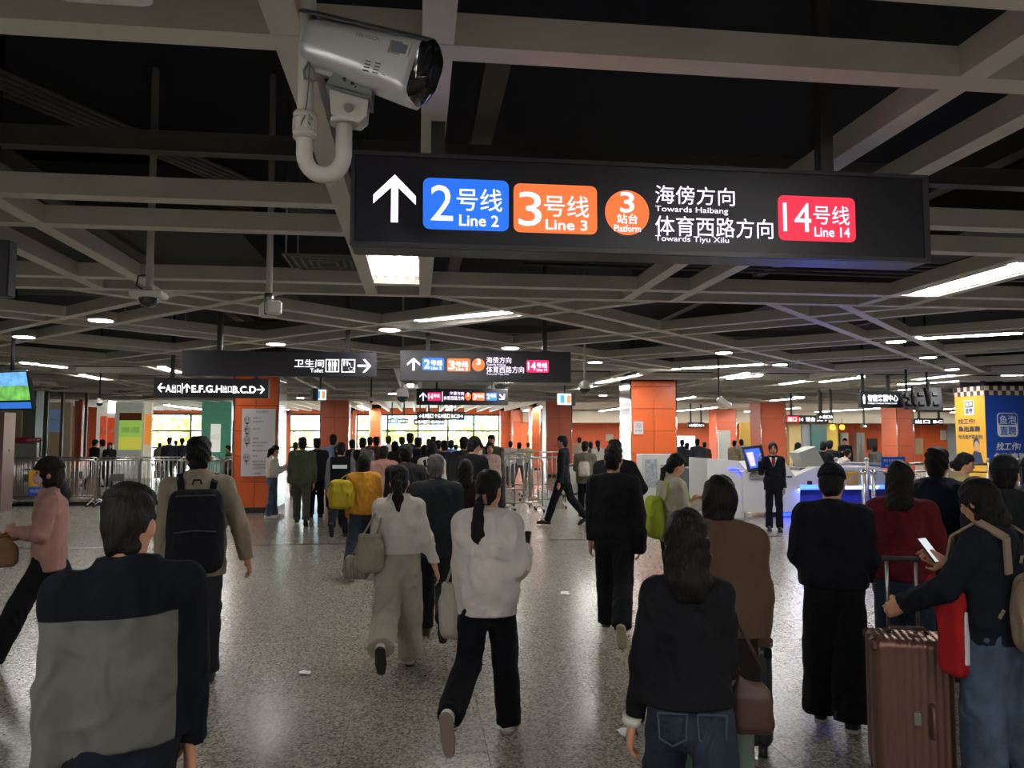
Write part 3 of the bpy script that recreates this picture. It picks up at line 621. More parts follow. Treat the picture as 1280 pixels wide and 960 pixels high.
# ------------------------------------------------------------------ clad columns
def panel_mesh(w, hgt, m, cache={}):
    k = (round(w, 3), round(hgt, 3), m.name)
    if k not in cache: me = MB().obox((0, 0, 0), (w / 2 - .004, .02, hgt / 2 - .004), None, .006).mesh('panel'); me.materials.append(m); cache[k] = me
    return cache[k]
def column(label, x0, x1, Y, dep=1.1, m=ORANGE, ph=.57, z0=.12, cols=2, side=None, top=3.12, cat='column'):
    c = thing('column', label, cat, ((x0 + x1) / 2, Y + dep / 2, 0), kind='structure')
    MB().box(x0 + .03, x1 - .03, Y + .03, Y + dep - .03, 0, 4.5).build('core', mat('dark_joint', (.03, .02, .015), .8), c)
    MB().box(x0, x1, Y, Y + dep, 0, z0).build('plinth', mat('black_plinth', (.02, .02, .02), .3), c)
    z = z0; cl = wloc(c)
    while z < top - .05:
        hh = min(ph, top - z)
        for i in range(cols):
            w_ = (x1 - x0) / cols
            link('panel', panel_mesh(w_, hh, m), None, c, Vector((x0 + w_ * (i + .5), Y + .02, z + hh / 2)) - cl)
        for sx, rot in ((x0 + .02, 1), (x1 - .02, 1)):
            o = link('panel', panel_mesh(dep - .01, hh, side or m), None, c, Vector((sx, Y + dep / 2, z + hh / 2)) - cl); o.rotation_euler = (0, 0, math.pi / 2)
        z += hh
    for sx in (x0, x1): MB().tube([(sx, Y, z0), (sx, Y, top)], .018, 8).build('edge_trim', CHROME, c)
    return c
MIRR = mat('mirror_panel', (.62, .6, .56), .12, 1)
xa = lambda px, Y: at(px, 560, Y)[0]
c1 = column('orange panelled column with the tall white exit guide on it', xa(291, 17.8), xa(347, 17.8), 17.8, 1.1, side=MIRR)
c2 = column('orange panelled column carrying the small white notice plate', xa(789, 19), xa(846, 19), 19.0, 1.1, side=MIRR)
column('dull orange column behind the waiting crowd at left', xa(400, 31), xa(435, 31), 31, 1.1, ORANGE_D, 1.15)
for a, b, Y in ((683, 715, 31), (641, 660, 43), ):
    column('dull orange column in the row right of the far windows, %s' % ('nearer one' if Y == 31 else 'farther one'), xa(a, Y), xa(b, Y), Y, 1.1, ORANGE2 if Y > 40 else ORANGE_D, 1.15)
column('narrow orange column left of the largest far column', xa(665, 37), xa(675, 37), 37, 1.1, ORANGE2, 1.15, cols=1)
column('thin orange column just right of the far windows', xa(626, 44.5), xa(637, 44.5), 44.5, .8, ORANGE2, 1.15, cols=1)
column('dark orange column behind the uniformed woman', xa(952, 31), xa(983, 31), 31, 1.1, ORANGE_D, 1.15, cols=1, side=ORANGE_D)
column('dark orange column farther back, left of the uniformed woman', xa(896, 40), xa(921, 40), 40, 1.1, ORANGE_D, 1.15, cols=1, side=ORANGE_D)
column('dark orange column left of the yellow advertisement', xa(1122, 30), xa(1143, 30), 30, 1.1, ORANGE_D, 1.15, cols=1, side=ORANGE2)
column('orange column by the far left shop windows', xa(92, 33), xa(101, 33), 33, .5, ORANGE_D, 1.15, cols=1)
column('orange column piece left of the far windows', xa(462, 41), xa(476, 41), 41, .8, ORANGE2, 1.15, cols=1)
column('far orange wall pier left of the middle window', xa(404 + 36, 44.8), xa(404 + 40, 44.8), 44.8, .6, ORANGE2, 1.15, cols=1)

# notice plate on the second column
def board(name, label, cat, x0, x1, z0, z1, Y, m, th=.02): t = thing(name, label, cat, ((x0 + x1) / 2, Y, z0)); MB().box(x0, x1, Y - th, Y, z0, z1).build('plate', m, t); return t
PW = mat('white_print', '#d5d2d6', .5); INK = mat('black_ink', (.03, .03, .035), .6)
x0, z1 = at(792, 527, 18.98); x1, z0 = at(804, 543, 18.98)
t = board('notice_plate', 'small white no-smoking notice plate on the right orange column', 'sign', x0, x1, z0, z1, 18.99, PW)
m = MB(); xc = (x0 + x1) / 2; zz = z1 - .1
for i in range(16): a, b = 2 * math.pi * i / 16, 2 * math.pi * (i + 1) / 16; m.bar((xc + .06 * math.cos(a), 18.965, zz + .06 * math.sin(a)), (xc + .06 * math.cos(b), 18.965, zz + .06 * math.sin(b)), .012, .004)
m.bar((xc - .045, 18.965, zz + .045), (xc + .045, 18.965, zz - .045), .012, .004).bar((xc - .04, 18.965, zz), (xc + .03, 18.965, zz), .014, .004); m.build('symbol', INK, t)
text('禁止吸烟', x0 + .03, x1 - .03, z0 + .07, z0 + .12, 18.965, INK, t)
# exit guide on the first column
Y = 17.78; x0, z1 = at(303, 511, Y); x1, z0 = at(343, 595, Y)
t = board('exit_guide_board', 'tall white exit guide board with four round exit markers on orange column', 'sign', x0, x1, z0, z1, Y + .0, PW)
Wd, Hh = x1 - x0, z1 - z0; bz = lambda v: z1 - v * Hh; bxx = lambda u: x0 + u * Wd; yy = Y - .025
text('出口指引', bxx(.42), bxx(.78), bz(.065), bz(.025), yy, INK, t)
for u, v, s in ((.16, .16, 'E.F'), (.16, .31, 'F'), (.16, .46, 'G.H'), (.16, .72, 'H')):
    m = MB(); r = .09 * Wd
    for i in range(16): a, b = 2 * math.pi * i / 16, 2 * math.pi * (i + 1) / 16; m.bar((bxx(u) + r * math.cos(a), yy, bz(v) + r * math.sin(a)), (bxx(u) + r * math.cos(b), yy, bz(v) + r * math.sin(b)), .012, .004)
    m.prism([(bxx(u) - .05, bz(v) - r * 1.1), (bxx(u) + .05, bz(v) - r * 1.1), (bxx(u), bz(v) - r * 1.7)], yy - .003, yy); m.bar((bxx(u), yy, bz(v) - r * 1.6), (bxx(u), yy, bz(v) - r * 2.6), .008, .004); m.build('marker', INK, t)
    text(s, bxx(u) - r * .6, bxx(u) + r * .6, bz(v) - .03, bz(v) + .03, yy, INK, t)
for v0, L, s in ((.14, .24, '体育中心'), (.19, .3, '出站出口'), (.3, .22, '候车大厅'), (.44, .18, '出租车'), (.5, .42, '地铁公交换乘站'), (.55, .3, '地下停车场'), (.62, .5, '城际铁路进站口方向'), (.7, .16, '公交'), (.78, .5, '地面公共汽车站台方向'), (.83, .4, '长途客运站方向'), (.88, .55, '社会车辆停车场出入口'), (.96, .26, '广州地铁')):
    text(s, bxx(.34), bxx(.34 + L), bz(v0 + .014), bz(v0 - .014), yy, INK, t)
# advertisement box round the right-hand column
Y = 18.0; xk = at(1233, 560, Y)[0]; x9 = at(1330, 560, Y)[0]; zt = at(1240, 494, Y)[1]; bx_ = thing('advertising_column', 'square column wrapped in yellow and blue recruitment advertisements with checkered top band', 'column', ((xk + x9) / 2, Y + .55, 0))
YEL = mat('yellow_print', '#d79f2c', .5); BLU = mat('blue_print', '#2350b4', .5); WPR = mat('white_ink', '#dfe3ea', .5); BPR = mat('dark_blue_ink', '#26304f', .5)
MB().box(xk + .02, x9 - .02, Y + .02, Y + 1.08, 0, zt + .235).build('core', BLU, bx_); MB().box(xk + .1, x9 - .1, Y + .1, Y + 1.0, zt + .235, 4.5).build('core', DARK, bx_)
MB().box(xk + .01, x9, Y, Y + .02, 0, zt).build('blue_poster', BLU, bx_); MB().box(xk - .0, xk + .02, Y + .0, Y + 1.1, 0, zt).build('yellow_poster', YEL, bx_)
ck = [MB(), MB()]; s = .12
for r_ in range(2):
    for i in range(int((x9 - xk) / s)): ck[(i + r_) % 2].box(xk + i * s, xk + (i + 1) * s, Y - .02, Y, zt + r_ * s, zt + (r_ + 1) * s)
    for i in range(9): ck[(i + r_ + 1) % 2].box(xk - .02, xk, Y + i * s, Y + (i + 1) * s, zt + r_ * s, zt + (r_ + 1) * s)
tag(ck[0].build('checker_band', mat('brown_check', '#5b3c34', .6), bx_)); ck[1].build('checker_band', mat('cream_check', '#d9d2c8', .6), bx_)
def pz(px, py, Y=Y - .005): return at(px, py, Y)
a = pz(1246, 516); b = pz(1273, 546)
MB().prism(rrect(a[0], b[0], b[1], a[1], .1), Y - .008, Y - .001).build('badge', WPR, bx_)
MB().prism(rrect(a[0] + .02, b[0] - .02, (a[1] + b[1]) / 2, a[1] - .02, .08), Y - .014, Y - .008).build('badge_top', BLU, bx_)
ptext('鱼泡', 1249, 519, 1270, 530, Y - .016, WPR, bx_, .01); ptext('直聘', 1250, 533, 1270, 544, Y - .016, BLU, bx_, .01)
ptext('找工作!', 1245, 553, 1276, 563, Y - .01, WPR, bx_, .025, shear=.2); ptext('鱼泡直聘', 1242, 566, 1284, 577, Y - .01, WPR, bx_, .03)
ptext('电话直接联系快!', 1243, 580, 1300, 589, Y - .01, WPR, bx_, .02)
Xs = xk - .006
def yz(v, t): return (Y + 1.05 - v * 1.0, zt - t * (zt - .3))   # v across from the far edge, t down
def ytext(s, v0, v1, t0, t1, m, bold=.02, dx=0): (ya, za), (yb, zb) = yz(v0, t0), yz(v1, t1); text(s, yb, ya, zb, za, Xs - dx, m, bx_, bold, face='-x')
m = MB(); (ya, za), (yb, zb) = yz(.32, .045), yz(.66, .2); m.box(Xs, Xs + .004, yb, ya, zb, za); m.build('badge', WPR, bx_)
m = MB(); m.box(Xs - .004, Xs, yb + .02, ya - .02, (za + zb) / 2, za - .02); m.build('badge_top', mat('grey_blue_print', '#5d6676', .5), bx_)
ytext('鱼泡', .36, .62, .06, .11, WPR, dx=.006); ytext('直聘', .36, .62, .13, .185, BPR, dx=.006)
ytext('找工作!', .06, .7, .24, .3, BPR); ytext('鱼泡直聘', .06, .86, .32, .38, BPR, .03); ytext('电话直接联系快!', .06, .95, .41, .46, BPR)
# printed portrait of a young woman with a phone (flat print)
m = MB(); q = [yz(.5, .72), yz(.55, .62), yz(.62, .58), yz(.86, .6), yz(.95, .72)]; m.add([(Xs, a_, b_) for a_, b_ in q], [tuple(range(5))]); m.build('portrait_jacket', BPR, bx_)
m = MB().ball((Xs, *yz(.72, .53)), .1, 12, 7, (.03, .9, 1.3)); m.build('portrait_face', mat('print_skin', '#c49a7c', .6), bx_)
m = MB().ball((Xs + .0045, *yz(.7, .505)), .13, 12, 7, (.01, .9, 1.2)); m.build('portrait_hair', BPR, bx_)

# ------------------------------------------------------------------ hanging luminaires
TUBE2 = mat('softer_tube', (1, .985, .955), .5, emit=16); TUBE = mat('fluorescent_tube', (1, .985, .955), .5, emit=E_TUBE); DISC = mat('lamp_diffuser', (1, .985, .95), .5, emit=E_DOWN); HOUS = mat('lamp_housing', '#b5b0a5', .5)
def tube_lamp(p, q, label, wdt=.2, z=ZC + .01, nt=2, strength=None):
    a = Vector((*p, z)); b = Vector((*q, z)); d = b - a; L = d.length; rz = math.atan2(d.y, d.x)
    t = thing('fluorescent_lamp', label, 'lamp', (a + b) / 2, rz, 'fluorescent lamps between the ceiling beams')
    m = MB().box(-L / 2, L / 2, -wdt / 2, wdt / 2, .03, .07).box(-L / 2, L / 2, -wdt / 2, -wdt / 2 + .01, 0, .03).box(-L / 2, L / 2, wdt / 2 - .01, wdt / 2, 0, .03); m.build('tray', HOUS, t, True)
    for i in range(nt):
        y = (i - (nt - 1) / 2) * wdt / (nt + .3); MB().tube([(-L / 2 + .02, y, .008), (L / 2 - .02, y, .008)], .018, 8).build('tube', TUBE2 if nt == 4 else TUBE, t, True)
    return t
def down(x, y, lab): 
    t = thing('downlight', lab, 'lamp', (x, y, ZC - .005), 0, 'round downlights at the beam crossings')
    if 'r' not in DL:
        DL['r'] = MB().tube([(0, 0, -.012), (0, 0, .05)], .15, 20).mesh('ring'); DL['r'].materials.append(HOUS)
        DL['d'] = MB().tube([(0, 0, -.016), (0, 0, -.0125)], .125, 20).mesh('diffuser'); DL['d'].materials.append(DISC)
    link('ring', DL['r'], None, t); link('diffuser', DL['d'], None, t)
DL = {}
DLs = [(126, 399, 'left of the hanging dome camera'), (30, 420, 'farthest left in the frame'), (345, 429, 'above the left part of the toilet sign'), (487, 411, 'above the gap between toilet sign and second line sign'), (638, 434, 'just above the second line sign'), (744, 452, 'right of the second line sign'), (905, 440, 'ahead above the counter area'), (975, 455, 'right of centre among the diagonals'), (1120, 426, 'nearest one in the right diagonal bay'), (1160, 446, 'middle one in the right diagonal bay'), (1190, 461, 'last one in the right diagonal bay')]
for px, py, s in DLs: down(*onz(px, py, ZC), 'round white downlight ' + s)
far_ = sorted({(round((s_ + c_) / 2, 2), round((s_ - c_) / 2, 2)) for c_ in [-22.95 + 3.45 * n for n in range(-4, 8)] for s_ in [21.0 + 3.72 * m for m in range(-3, 9)] if 24.3 < (s_ - c_) / 2 < 30 and -9 < (s_ + c_) / 2 < 20})[::2][:10]
for k, (cx, cy) in enumerate(far_): down(cx, cy, 'small round downlight in the far diagonal bay, %s from the left' % ['first', 'second', 'third', 'fourth', 'fifth', 'sixth', 'seventh', 'eighth', 'ninth', 'tenth'][k])
TL = [((520, 402), (640, 391), 'above the second line sign'), ((1153, 424), (1280, 417), 'upper one of two at right edge'), ((1026, 478), (1077, 472), 'short far one right of the counter'), ((1122, 481), (1197, 477), 'above the hanging screens'), ((910, 474), (950, 470), 'right of the orange column top'), ((840, 462), (953, 456), 'long one above the right orange column'), ((747, 479), (801, 469), 'left of the right orange column'), ((29, 454), (82, 460), 'at the left above the hanging screen'), ((1251, 470), (1280, 469), 'small one above the advertising column')]
for a, b, s in TL: tube_lamp(onz(*a, ZC), onz(*b, ZC), 'twin-tube fluorescent lamp, ' + s)
tube_lamp((4.87, 5.6), (4.87, 7.0), 'large bright fluorescent lamp right of the big line sign', .3)
tube_lamp((-.195, 5.95), (-.195, 6.75), 'bright four-tube louvred lamp under the left end of the big line sign', .4, nt=4)
k = 0  # unseen lamps overhead, behind and beside the viewer are added to brighten the foreground
for x, y in ((-5.2, 17), (-5.2, 21.8), (-.2, 21.6), (2.3, 19.3), (4.8, 21.8), (9.8, 19.2), (14.8, 21.5), (-7.7, 19.4), (7.3, 17), (12.3, 17), (-9, 12), (-.2, -1.4), (4.87, -3.8), (-5.2, -3.8), (17.3, 19), (-2.7, .6), (2.3, .4), (-5.2, 1.2), (7.3, 1.5), (-2.7, -1.6), (2.3, -2.0), (9.8, -.8), (-7.7, 4.0), (9.9, 4.5), (-2.7, -4.6), (2.3, -4.6)):
    k += 1; tube_lamp((x, y - .6), (x, y + .6), 'twin-tube fluorescent lamp set along the beams %s' % ['in the far left bay', 'in the farthest left bay', 'above the far middle sign', 'over the walkway past the second line sign', 'before the right orange column', 'over the counter', 'behind the advertising column', 'over the left glass shops', 'right of the second line sign', 'over the service desk', 'outside the left of the view', 'behind the photographer', 'behind the photographer, right side', 'behind the photographer, left side', 'beyond the advertising column', 'added unseen overhead, left of the photographer', 'added unseen overhead, right of the photographer', 'added unseen overhead at far left', 'added unseen overhead at far right', 'added unseen behind the photographer, centre left', 'added unseen behind the photographer, centre right', 'added unseen behind the photographer, far right', 'added unseen outside the frame at left', 'added unseen outside the frame at right', 'added unseen, last behind the photographer, left', 'added unseen, last behind the photographer, right'][k - 1])
for i in range(11): tube_lamp((-11 + i * 4.2, 35.5), (-11 + i * 4.2, 41.5), 'long added fluorescent fill lamp under the pale far ceiling, %s from the left' % ['first', 'second', 'third', 'fourth', 'fifth', 'sixth', 'seventh', 'eighth', 'ninth', 'tenth', 'eleventh'][i], .3, 3.031)  # row added as fill to lift the dim far hall and back wall
for i in range(6): tube_lamp((10 + i * 4.2, 27), (10 + i * 4.2, 29.5), 'added fluorescent fill lamp over the right passage, %s from the left' % ['first', 'second', 'third', 'fourth', 'fifth', 'sixth'][i])  # extra lamps put in to brighten the dark far right area
# unlit white lamp cover at top left
x0, y0 = onz(80, 2, 3.0); x1, y1 = onz(180, 28, 3.0)
t = thing('lamp_cover', 'unlit white square lamp cover at the top left of the ceiling', 'lamp', ((x0 + x1) / 2 + .02, 2.0, 3.0)); MB().obox((0, 0, .02), (.13, .3, .02), None, .012).build('cover', WHITE, t, True); MB().obox((0, 0, .065), (.1, .2, .025)).build('base', HOUS, t, True)
# air diffuser grille
x, y = onz(410, 328, 3.22); t = thing('air_diffuser', 'square louvred air diffuser in the dark ceiling void', 'air vent', (x, y, 3.22))
m = MB(); [m.obox((0, 0, .01 * i), (.3 - .05 * i, .3 - .05 * i, .004)) for i in range(1)]; m.build('backing', mat('vent_dark', (.05, .05, .05), .7), t, True)
for i in range(5):
    r_ = .32 - .06 * i; m = MB(); [m.bar(a, b, .02, .012) for a, b in (((-r_, -r_, -.01), (r_, -r_, -.01)), ((r_, -r_, -.01), (r_, r_, -.01)), ((r_, r_, -.01), (-r_, r_, -.01)), ((-r_, r_, -.01), (-r_, -r_, -.01)))]; m.build('louvre', mat('vent_grey', '#76716a', .5), t, True)
m = MB(); [m.tube([(sx * .3, sy * .3, 0), (sx * .3, sy * .3, 1.28)], .008, 6) for sx in (-1, 1) for sy in (-1, 1)]; m.build('hanger', STEEL, t, True)
x, y = onz(195, 409, 3.22); t = thing('air_diffuser', 'round-centred white air diffuser in the left diagonal bay', 'air vent', (x, y, 3.22)); MB().obox((0, 0, 0), (.4, .4, .02), None, .01).build('plate', WHITE, t, True); MB().tube([(0, 0, -.03), (0, 0, -.021)], .2, 20).build('grille', mat('vent_dark', (.05, .05, .05), .7), t, True); m = MB(); [m.tube([(sx * .3, sy * .3, 0), (sx * .3, sy * .3, 1.28)], .008, 6) for sx in (-1, 1) for sy in (-1, 1)]; m.build('hanger', STEEL, t, True)

# ------------------------------------------------------------------ hanging signs
LW = '#f2e6ff'; NAT = '#e8e8ee'
def sign_box(name, label, px0, py0, px1, py1, Y, dep, poles=(), m=None, lean=0, top=4.5):
    X0, Z1 = at(px0, py0, Y); X1, _ = at(px1, py1, Y); Z0 = at(px0, py1, Y)[1]
    t = thing(name, label, 'sign', ((X0 + X1) / 2, Y + dep / 2, Z0))
    m_ = MB().obox(((X0 + X1) / 2, Y + dep / 2 + .004, (Z0 + Z1) / 2), ((X1 - X0) / 2, dep / 2, (Z1 - Z0) / 2), None, .008); m_.build('housing', m or SIGNB, t)
    for px in poles:
        x = at(px, py0, Y)[0]; q = MB().box(x - .03, x + .03, Y + dep / 2 - .03, Y + dep / 2 + .03, Z1, top).box(x - .07, x + .07, Y + dep / 2 - .05, Y + dep / 2 + .05, Z1, Z1 + .012); q.build('hanger', mat('dark_hanger', (.05, .045, .045), .5), t)
    return t, X0, X1, Z0, Z1
def arrow(t, px0, py0, px1, py1, Y, kind, m):
    X0, Z1 = at(px0, py0, Y); X1, _ = at(px1, py0, Y); Z0 = at(px0, py1, Y)[1]; W, Hh = X1 - X0, Z1 - Z0; cx, cz = (X0 + X1) / 2, (Z0 + Z1) / 2; a = W * .5; k = .17
    # up arrow in unit box then rotated
    P = [(0, 1), (1, .12), (1, -.24), (.165, .46), (.165, -1), (-.165, -1), (-.165, .46), (-1, -.24), (-1, .12)]
    an = {'up': 0, 'right': -90, 'left': 90, 'dr': -135}[kind]; ca, sa = math.cos(R(an)), math.sin(R(an))
    out = []
    for x, z in P: u, v = x * ca - z * sa, x * sa + z * ca; out.append((cx + u * W / 2, cz + v * Hh / 2))
    mb = MB(); B_ = [(0, 1, 2, 3), (0, 3, 6), (0, 6, 7, 8), (3, 4, 5, 6)]
    mb.add([(x, Y, z) for x, z in out], [f[::-1] for f in B_]); return mb.build('arrow', m, t)
def badge(t, px0, py0, px1, py1, Y, col, items, round_=True, e=None, bm=None):
    X0, Z1 = at(px0, py0, Y); X1, _ = at(px1, py0, Y); Z0 = at(px0, py1, Y)[1]
    r_ = (Z1 - Z0) * (.13 if round_ else .499); n = 4 if round_ else 8
    b = MB().prism(rrect(X0, X1, Z0, Z1, r_, n), Y - .002, Y).build('badge', bm or led(col, e), t)
    W, Hh = X1 - X0, Z1 - Z0
    for s, u0, u1, v0, v1, bold in items:
        text(s, X0 + u0 * W, X0 + u1 * W, Z1 - v1 * Hh, Z1 - v0 * Hh, Y - .004, WLED, b, bold)
    return b
WLED = led(LW, .95); BLED, OLED, RLED = '#2468dc', '#e66e3a', '#dc3048'
it2 = [('2', .09, .345, .14, .83, .0), ('号线', .39, .92, .18, .62, 0), ('Line 2', .42, .88, .7, .92, .01)]
it3 = [('3', .06, .33, .17, .87, .0), ('号线', .36, .9, .22, .66, 0), ('Line 3', .38, .88, .72, .93, .01)]
itc = [('3', .34, .66, .04, .5, .01), ('站台', .27, .73, .53, .75, .005), ('Platform', .2, .8, .78, .93, .0)]
it14 = [('14', .06, .42, .16, .8, .0), ('号线', .45, .92, .2, .62, 0), ('Line 14', .46, .92, .68, .9, .008)]
Y = 3.2; t, X0, X1, Z0, Z1 = sign_box('direction_sign', 'large black illuminated line direction sign hanging nearest the viewer', 439, 188, 1162, 307, Y, .17, (548, 1042))
m = MB().box(X0 + .02, X1 - .02, Y - .002, Y, Z0 + .02, Z1 - .02); m.build('screen', mat('led_screen', (.012, .011, .018), .35, bump=.1, bscale=700), t)
m = MB(); m.box(X0, X1, Y - .008, Y + .002, Z1 - .018, Z1).box(X0, X1, Y - .008, Y + .002, Z0, Z0 + .018).box(X0, X0 + .018, Y - .008, Y + .002, Z0 + .018, Z1 - .018).box(X1 - .03, X1, Y - .008, Y + .002, Z0 + .018, Z1 - .018); m.build('bezel', mat('sign_bezel', (.04, .037, .045), .4), t)
ys_ = Y - .003
arrow(t, 467, 217, 520, 277, ys_, 'up', led(LW, 1.0))
badge(t, 529, 222, 636, 286, ys_, BLED, it2); badge(t, 642, 229, 746, 290, ys_, OLED, it3); badge(t, 756, 237, 811, 293, ys_, OLED, itc, False); badge(t, 972, 244, 1068, 300, ys_, RLED, it14)
for s, b_ in (('海傍方向', (819, 231, 918, 254)), ('Towards Haibang', (819, 257, 910, 266)), ('体育西路方向', (819, 269, 966, 294)), ('Towards Tiyu Xilu', (819, 294, 911, 303))): ptext(s, *b_, ys_ - .001, WLED, t, 0)
# second and third line signs
def line_sign(label, box_, Y, dep, poles, sc):
    t, X0, X1, Z0, Z1 = sign_box('direction_sign', label, *box_, Y, dep, poles); return t
Y = 10.6; t = line_sign('black illuminated line direction sign beyond the toilet sign, second in line', (500, 437, 714, 476), Y, .17, (535, 682), 1); y_ = Y - .003
arrow(t, 509, 447, 525, 463, y_, 'up', WLED); S2 = lambda L: [(a, b, c, d_, e, .02) for a, b, c, d_, e, f in L]
badge(t, 528, 447, 555, 463, y_, BLED, S2(it2)); badge(t, 559, 448, 588, 464, y_, OLED, S2(it3)); badge(t, 590, 448, 606, 464, y_, OLED, S2(itc)[:1], False); badge(t, 658, 450, 686, 465.5, y_, '#c02050', S2(it14), e=1.0)
for s, b_ in (('海傍方向', (608, 446, 639, 454)), ('Towards Haibang', (608, 454.5, 632, 457.5)), ('体育西路方向', (608, 457.5, 655, 466)), ('Towards Tiyu Xilu', (608, 466.5, 636, 469))): ptext(s, *b_, y_ - .001, WLED, t, 0)
Y = 19.5; t = line_sign('smaller dark line direction sign above the queue fences, third in line', (520.5, 485.5, 635, 506), Y, .15, (546, 617), 1); y_ = Y - .003
arrow(t, 524.5, 490.5, 533.5, 501, y_, 'up', WLED); badge(t, 534.5, 490.5, 551, 501, y_, '#c02050', S2(it14)[:2], e=1.0); MB().box(*[at(p, 495, y_)[0] for p in (552.5, 553.3)], y_ - .001, y_, at(552, 502, y_)[1], at(552, 489.5, y_)[1]).build('divider', WLED, t)
ptext('海傍方向', 562, 489.5, 580, 494, y_, WLED, t, .01); ptext('体育西路方向', 554.5, 495, 580, 500, y_, WLED, t, .01); badge(t, 581, 490.5, 589, 500.5, y_, OLED, S2(itc)[:1], False); badge(t, 590.5, 491, 606, 500.5, y_, OLED, S2(it3)[:2]); badge(t, 607.5, 491, 621, 500.5, y_, BLED, S2(it2)[:2]); arrow(t, 623, 491.5, 632, 500.5, y_, 'dr', WLED)
# toilet sign
Y = 10.2; WPL = led(NAT, .9); t, X0, X1, Z0, Z1 = sign_box('toilet_sign', 'long dark toilet direction sign with restroom pictograms and right arrow', 227, 437.5, 470, 469, Y, .16, (273, 434)); y_ = Y - .002
ptext('卫生间', 368, 449, 405, 459, y_, WPL, t, .01); ptext('Toilet', 388, 460.5, 404, 465.5, y_, WPL, t, .01)
def frame_px(t, a, b, c, d_, y_, m, th=.012):
    x0, z1 = at(a, b, y_); x1, z0 = at(c, b, y_)[0], at(a, d_, y_)[1]; q = MB(); q.box(x0, x1, y_ - .002, y_, z1 - th, z1).box(x0, x1, y_ - .002, y_, z0, z0 + th).box(x0, x0 + th, y_ - .002, y_, z0 + th, z1 - th).box(x1 - th, x1, y_ - .002, y_, z0 + th, z1 - th); q.build('pictogram_frame', m, t); return x0, x1, z0, z1
def man(q, x, z, s, y_, w=1):
    q.ball((x, y_ - .002, z + .42 * s), .07 * s, 8, 5, (1, .05, 1)); q.box(x - .11 * s * w, x + .11 * s * w, y_ - .004, y_, z - .05 * s, z + .32 * s); q.box(x - .08 * s, x - .01 * s, y_ - .004, y_, z - .45 * s, z - .05 * s).box(x + .01 * s, x + .08 * s, y_ - .004, y_, z - .45 * s, z - .05 * s)
x0, x1, z0, z1 = frame_px(t, 407, 449, 424, 465, y_, WPL); q = MB(); man(q, x0 + (x1 - x0) * .3, (z0 + z1) / 2, (z1 - z0) * .85, y_); man(q, x0 + (x1 - x0) * .7, (z0 + z1) / 2, (z1 - z0) * .85, y_, 1.3); q.box((x0 + x1) / 2 - .004, (x0 + x1) / 2 + .004, y_ - .003, y_, z0 + .02, z1 - .02); q.build('restroom_pictogram', WPL, t)
x0, x1, z0, z1 = frame_px(t, 427, 449, 444, 465.5, y_, WPL); q = MB(); w_, h_ = x1 - x0, z1 - z0; man(q, x0 + w_ * .2, z0 + h_ * .7, h_ * .45, y_); man(q, x0 + w_ * .42, z0 + h_ * .7, h_ * .45, y_, 1.3)
cx, cz = x0 + w_ * .7, z0 + h_ * .3
for i in range(10): a, b = R(150 + 24 * i), R(174 + 24 * i); q.bar((cx + .17 * w_ * math.cos(a), y_ - .002, cz + .17 * h_ * math.sin(a)), (cx + .17 * w_ * math.cos(b), y_ - .002, cz + .17 * h_ * math.sin(b)), .008, .003)
q.ball((cx - .02, y_ - .002, cz + .36 * h_), .011, 8, 5, (1, .1, 1)).bar((cx - .01, y_ - .002, cz + .28 * h_), (cx, y_ - .002, cz + .08 * h_), .012, .003).bar((cx, y_ - .002, cz + .1 * h_), (cx + .1 * w_, y_ - .002, cz + .05 * h_), .01, .003); q.build('wheelchair_pictogram', WPL, t)
arrow(t, 447, 449, 464, 465.5, y_, 'right', WPL)
# exit sign
Y = 13.6; t, *_ = sign_box('exit_sign', 'black exit direction sign with letters A to H below the toilet sign', 192, 472.5, 335, 496.5, Y, .16, (214, 320)); y_ = Y - .003; EW = led('#ffffff', 1.3)
arrow(t, 197, 479, 206.5, 490, y_, 'left', EW); arrow(t, 229.5, 479.5, 238, 490.5, y_, 'up', EW); arrow(t, 321, 482, 331, 492, y_, 'right', EW)
for s, b_, bo in (('A', (207, 481, 214, 490), .02), ('出口', (215, 480.5, 226, 491), .0), ('E.F.G.H', (239.5, 481.5, 278, 490.5), .02), ('出口', (279, 482, 289.5, 491), 0), ('B.C.D', (291, 482.5, 320, 491.5), .02)): ptext(s, *b_, y_, EW, t, bo)
MB().box(*[at(p, 485, y_)[0] for p in (227.3, 228.2)], y_ - .001, y_, at(228, 492, y_)[1], at(228, 479, y_)[1]).build('divider', EW, t)
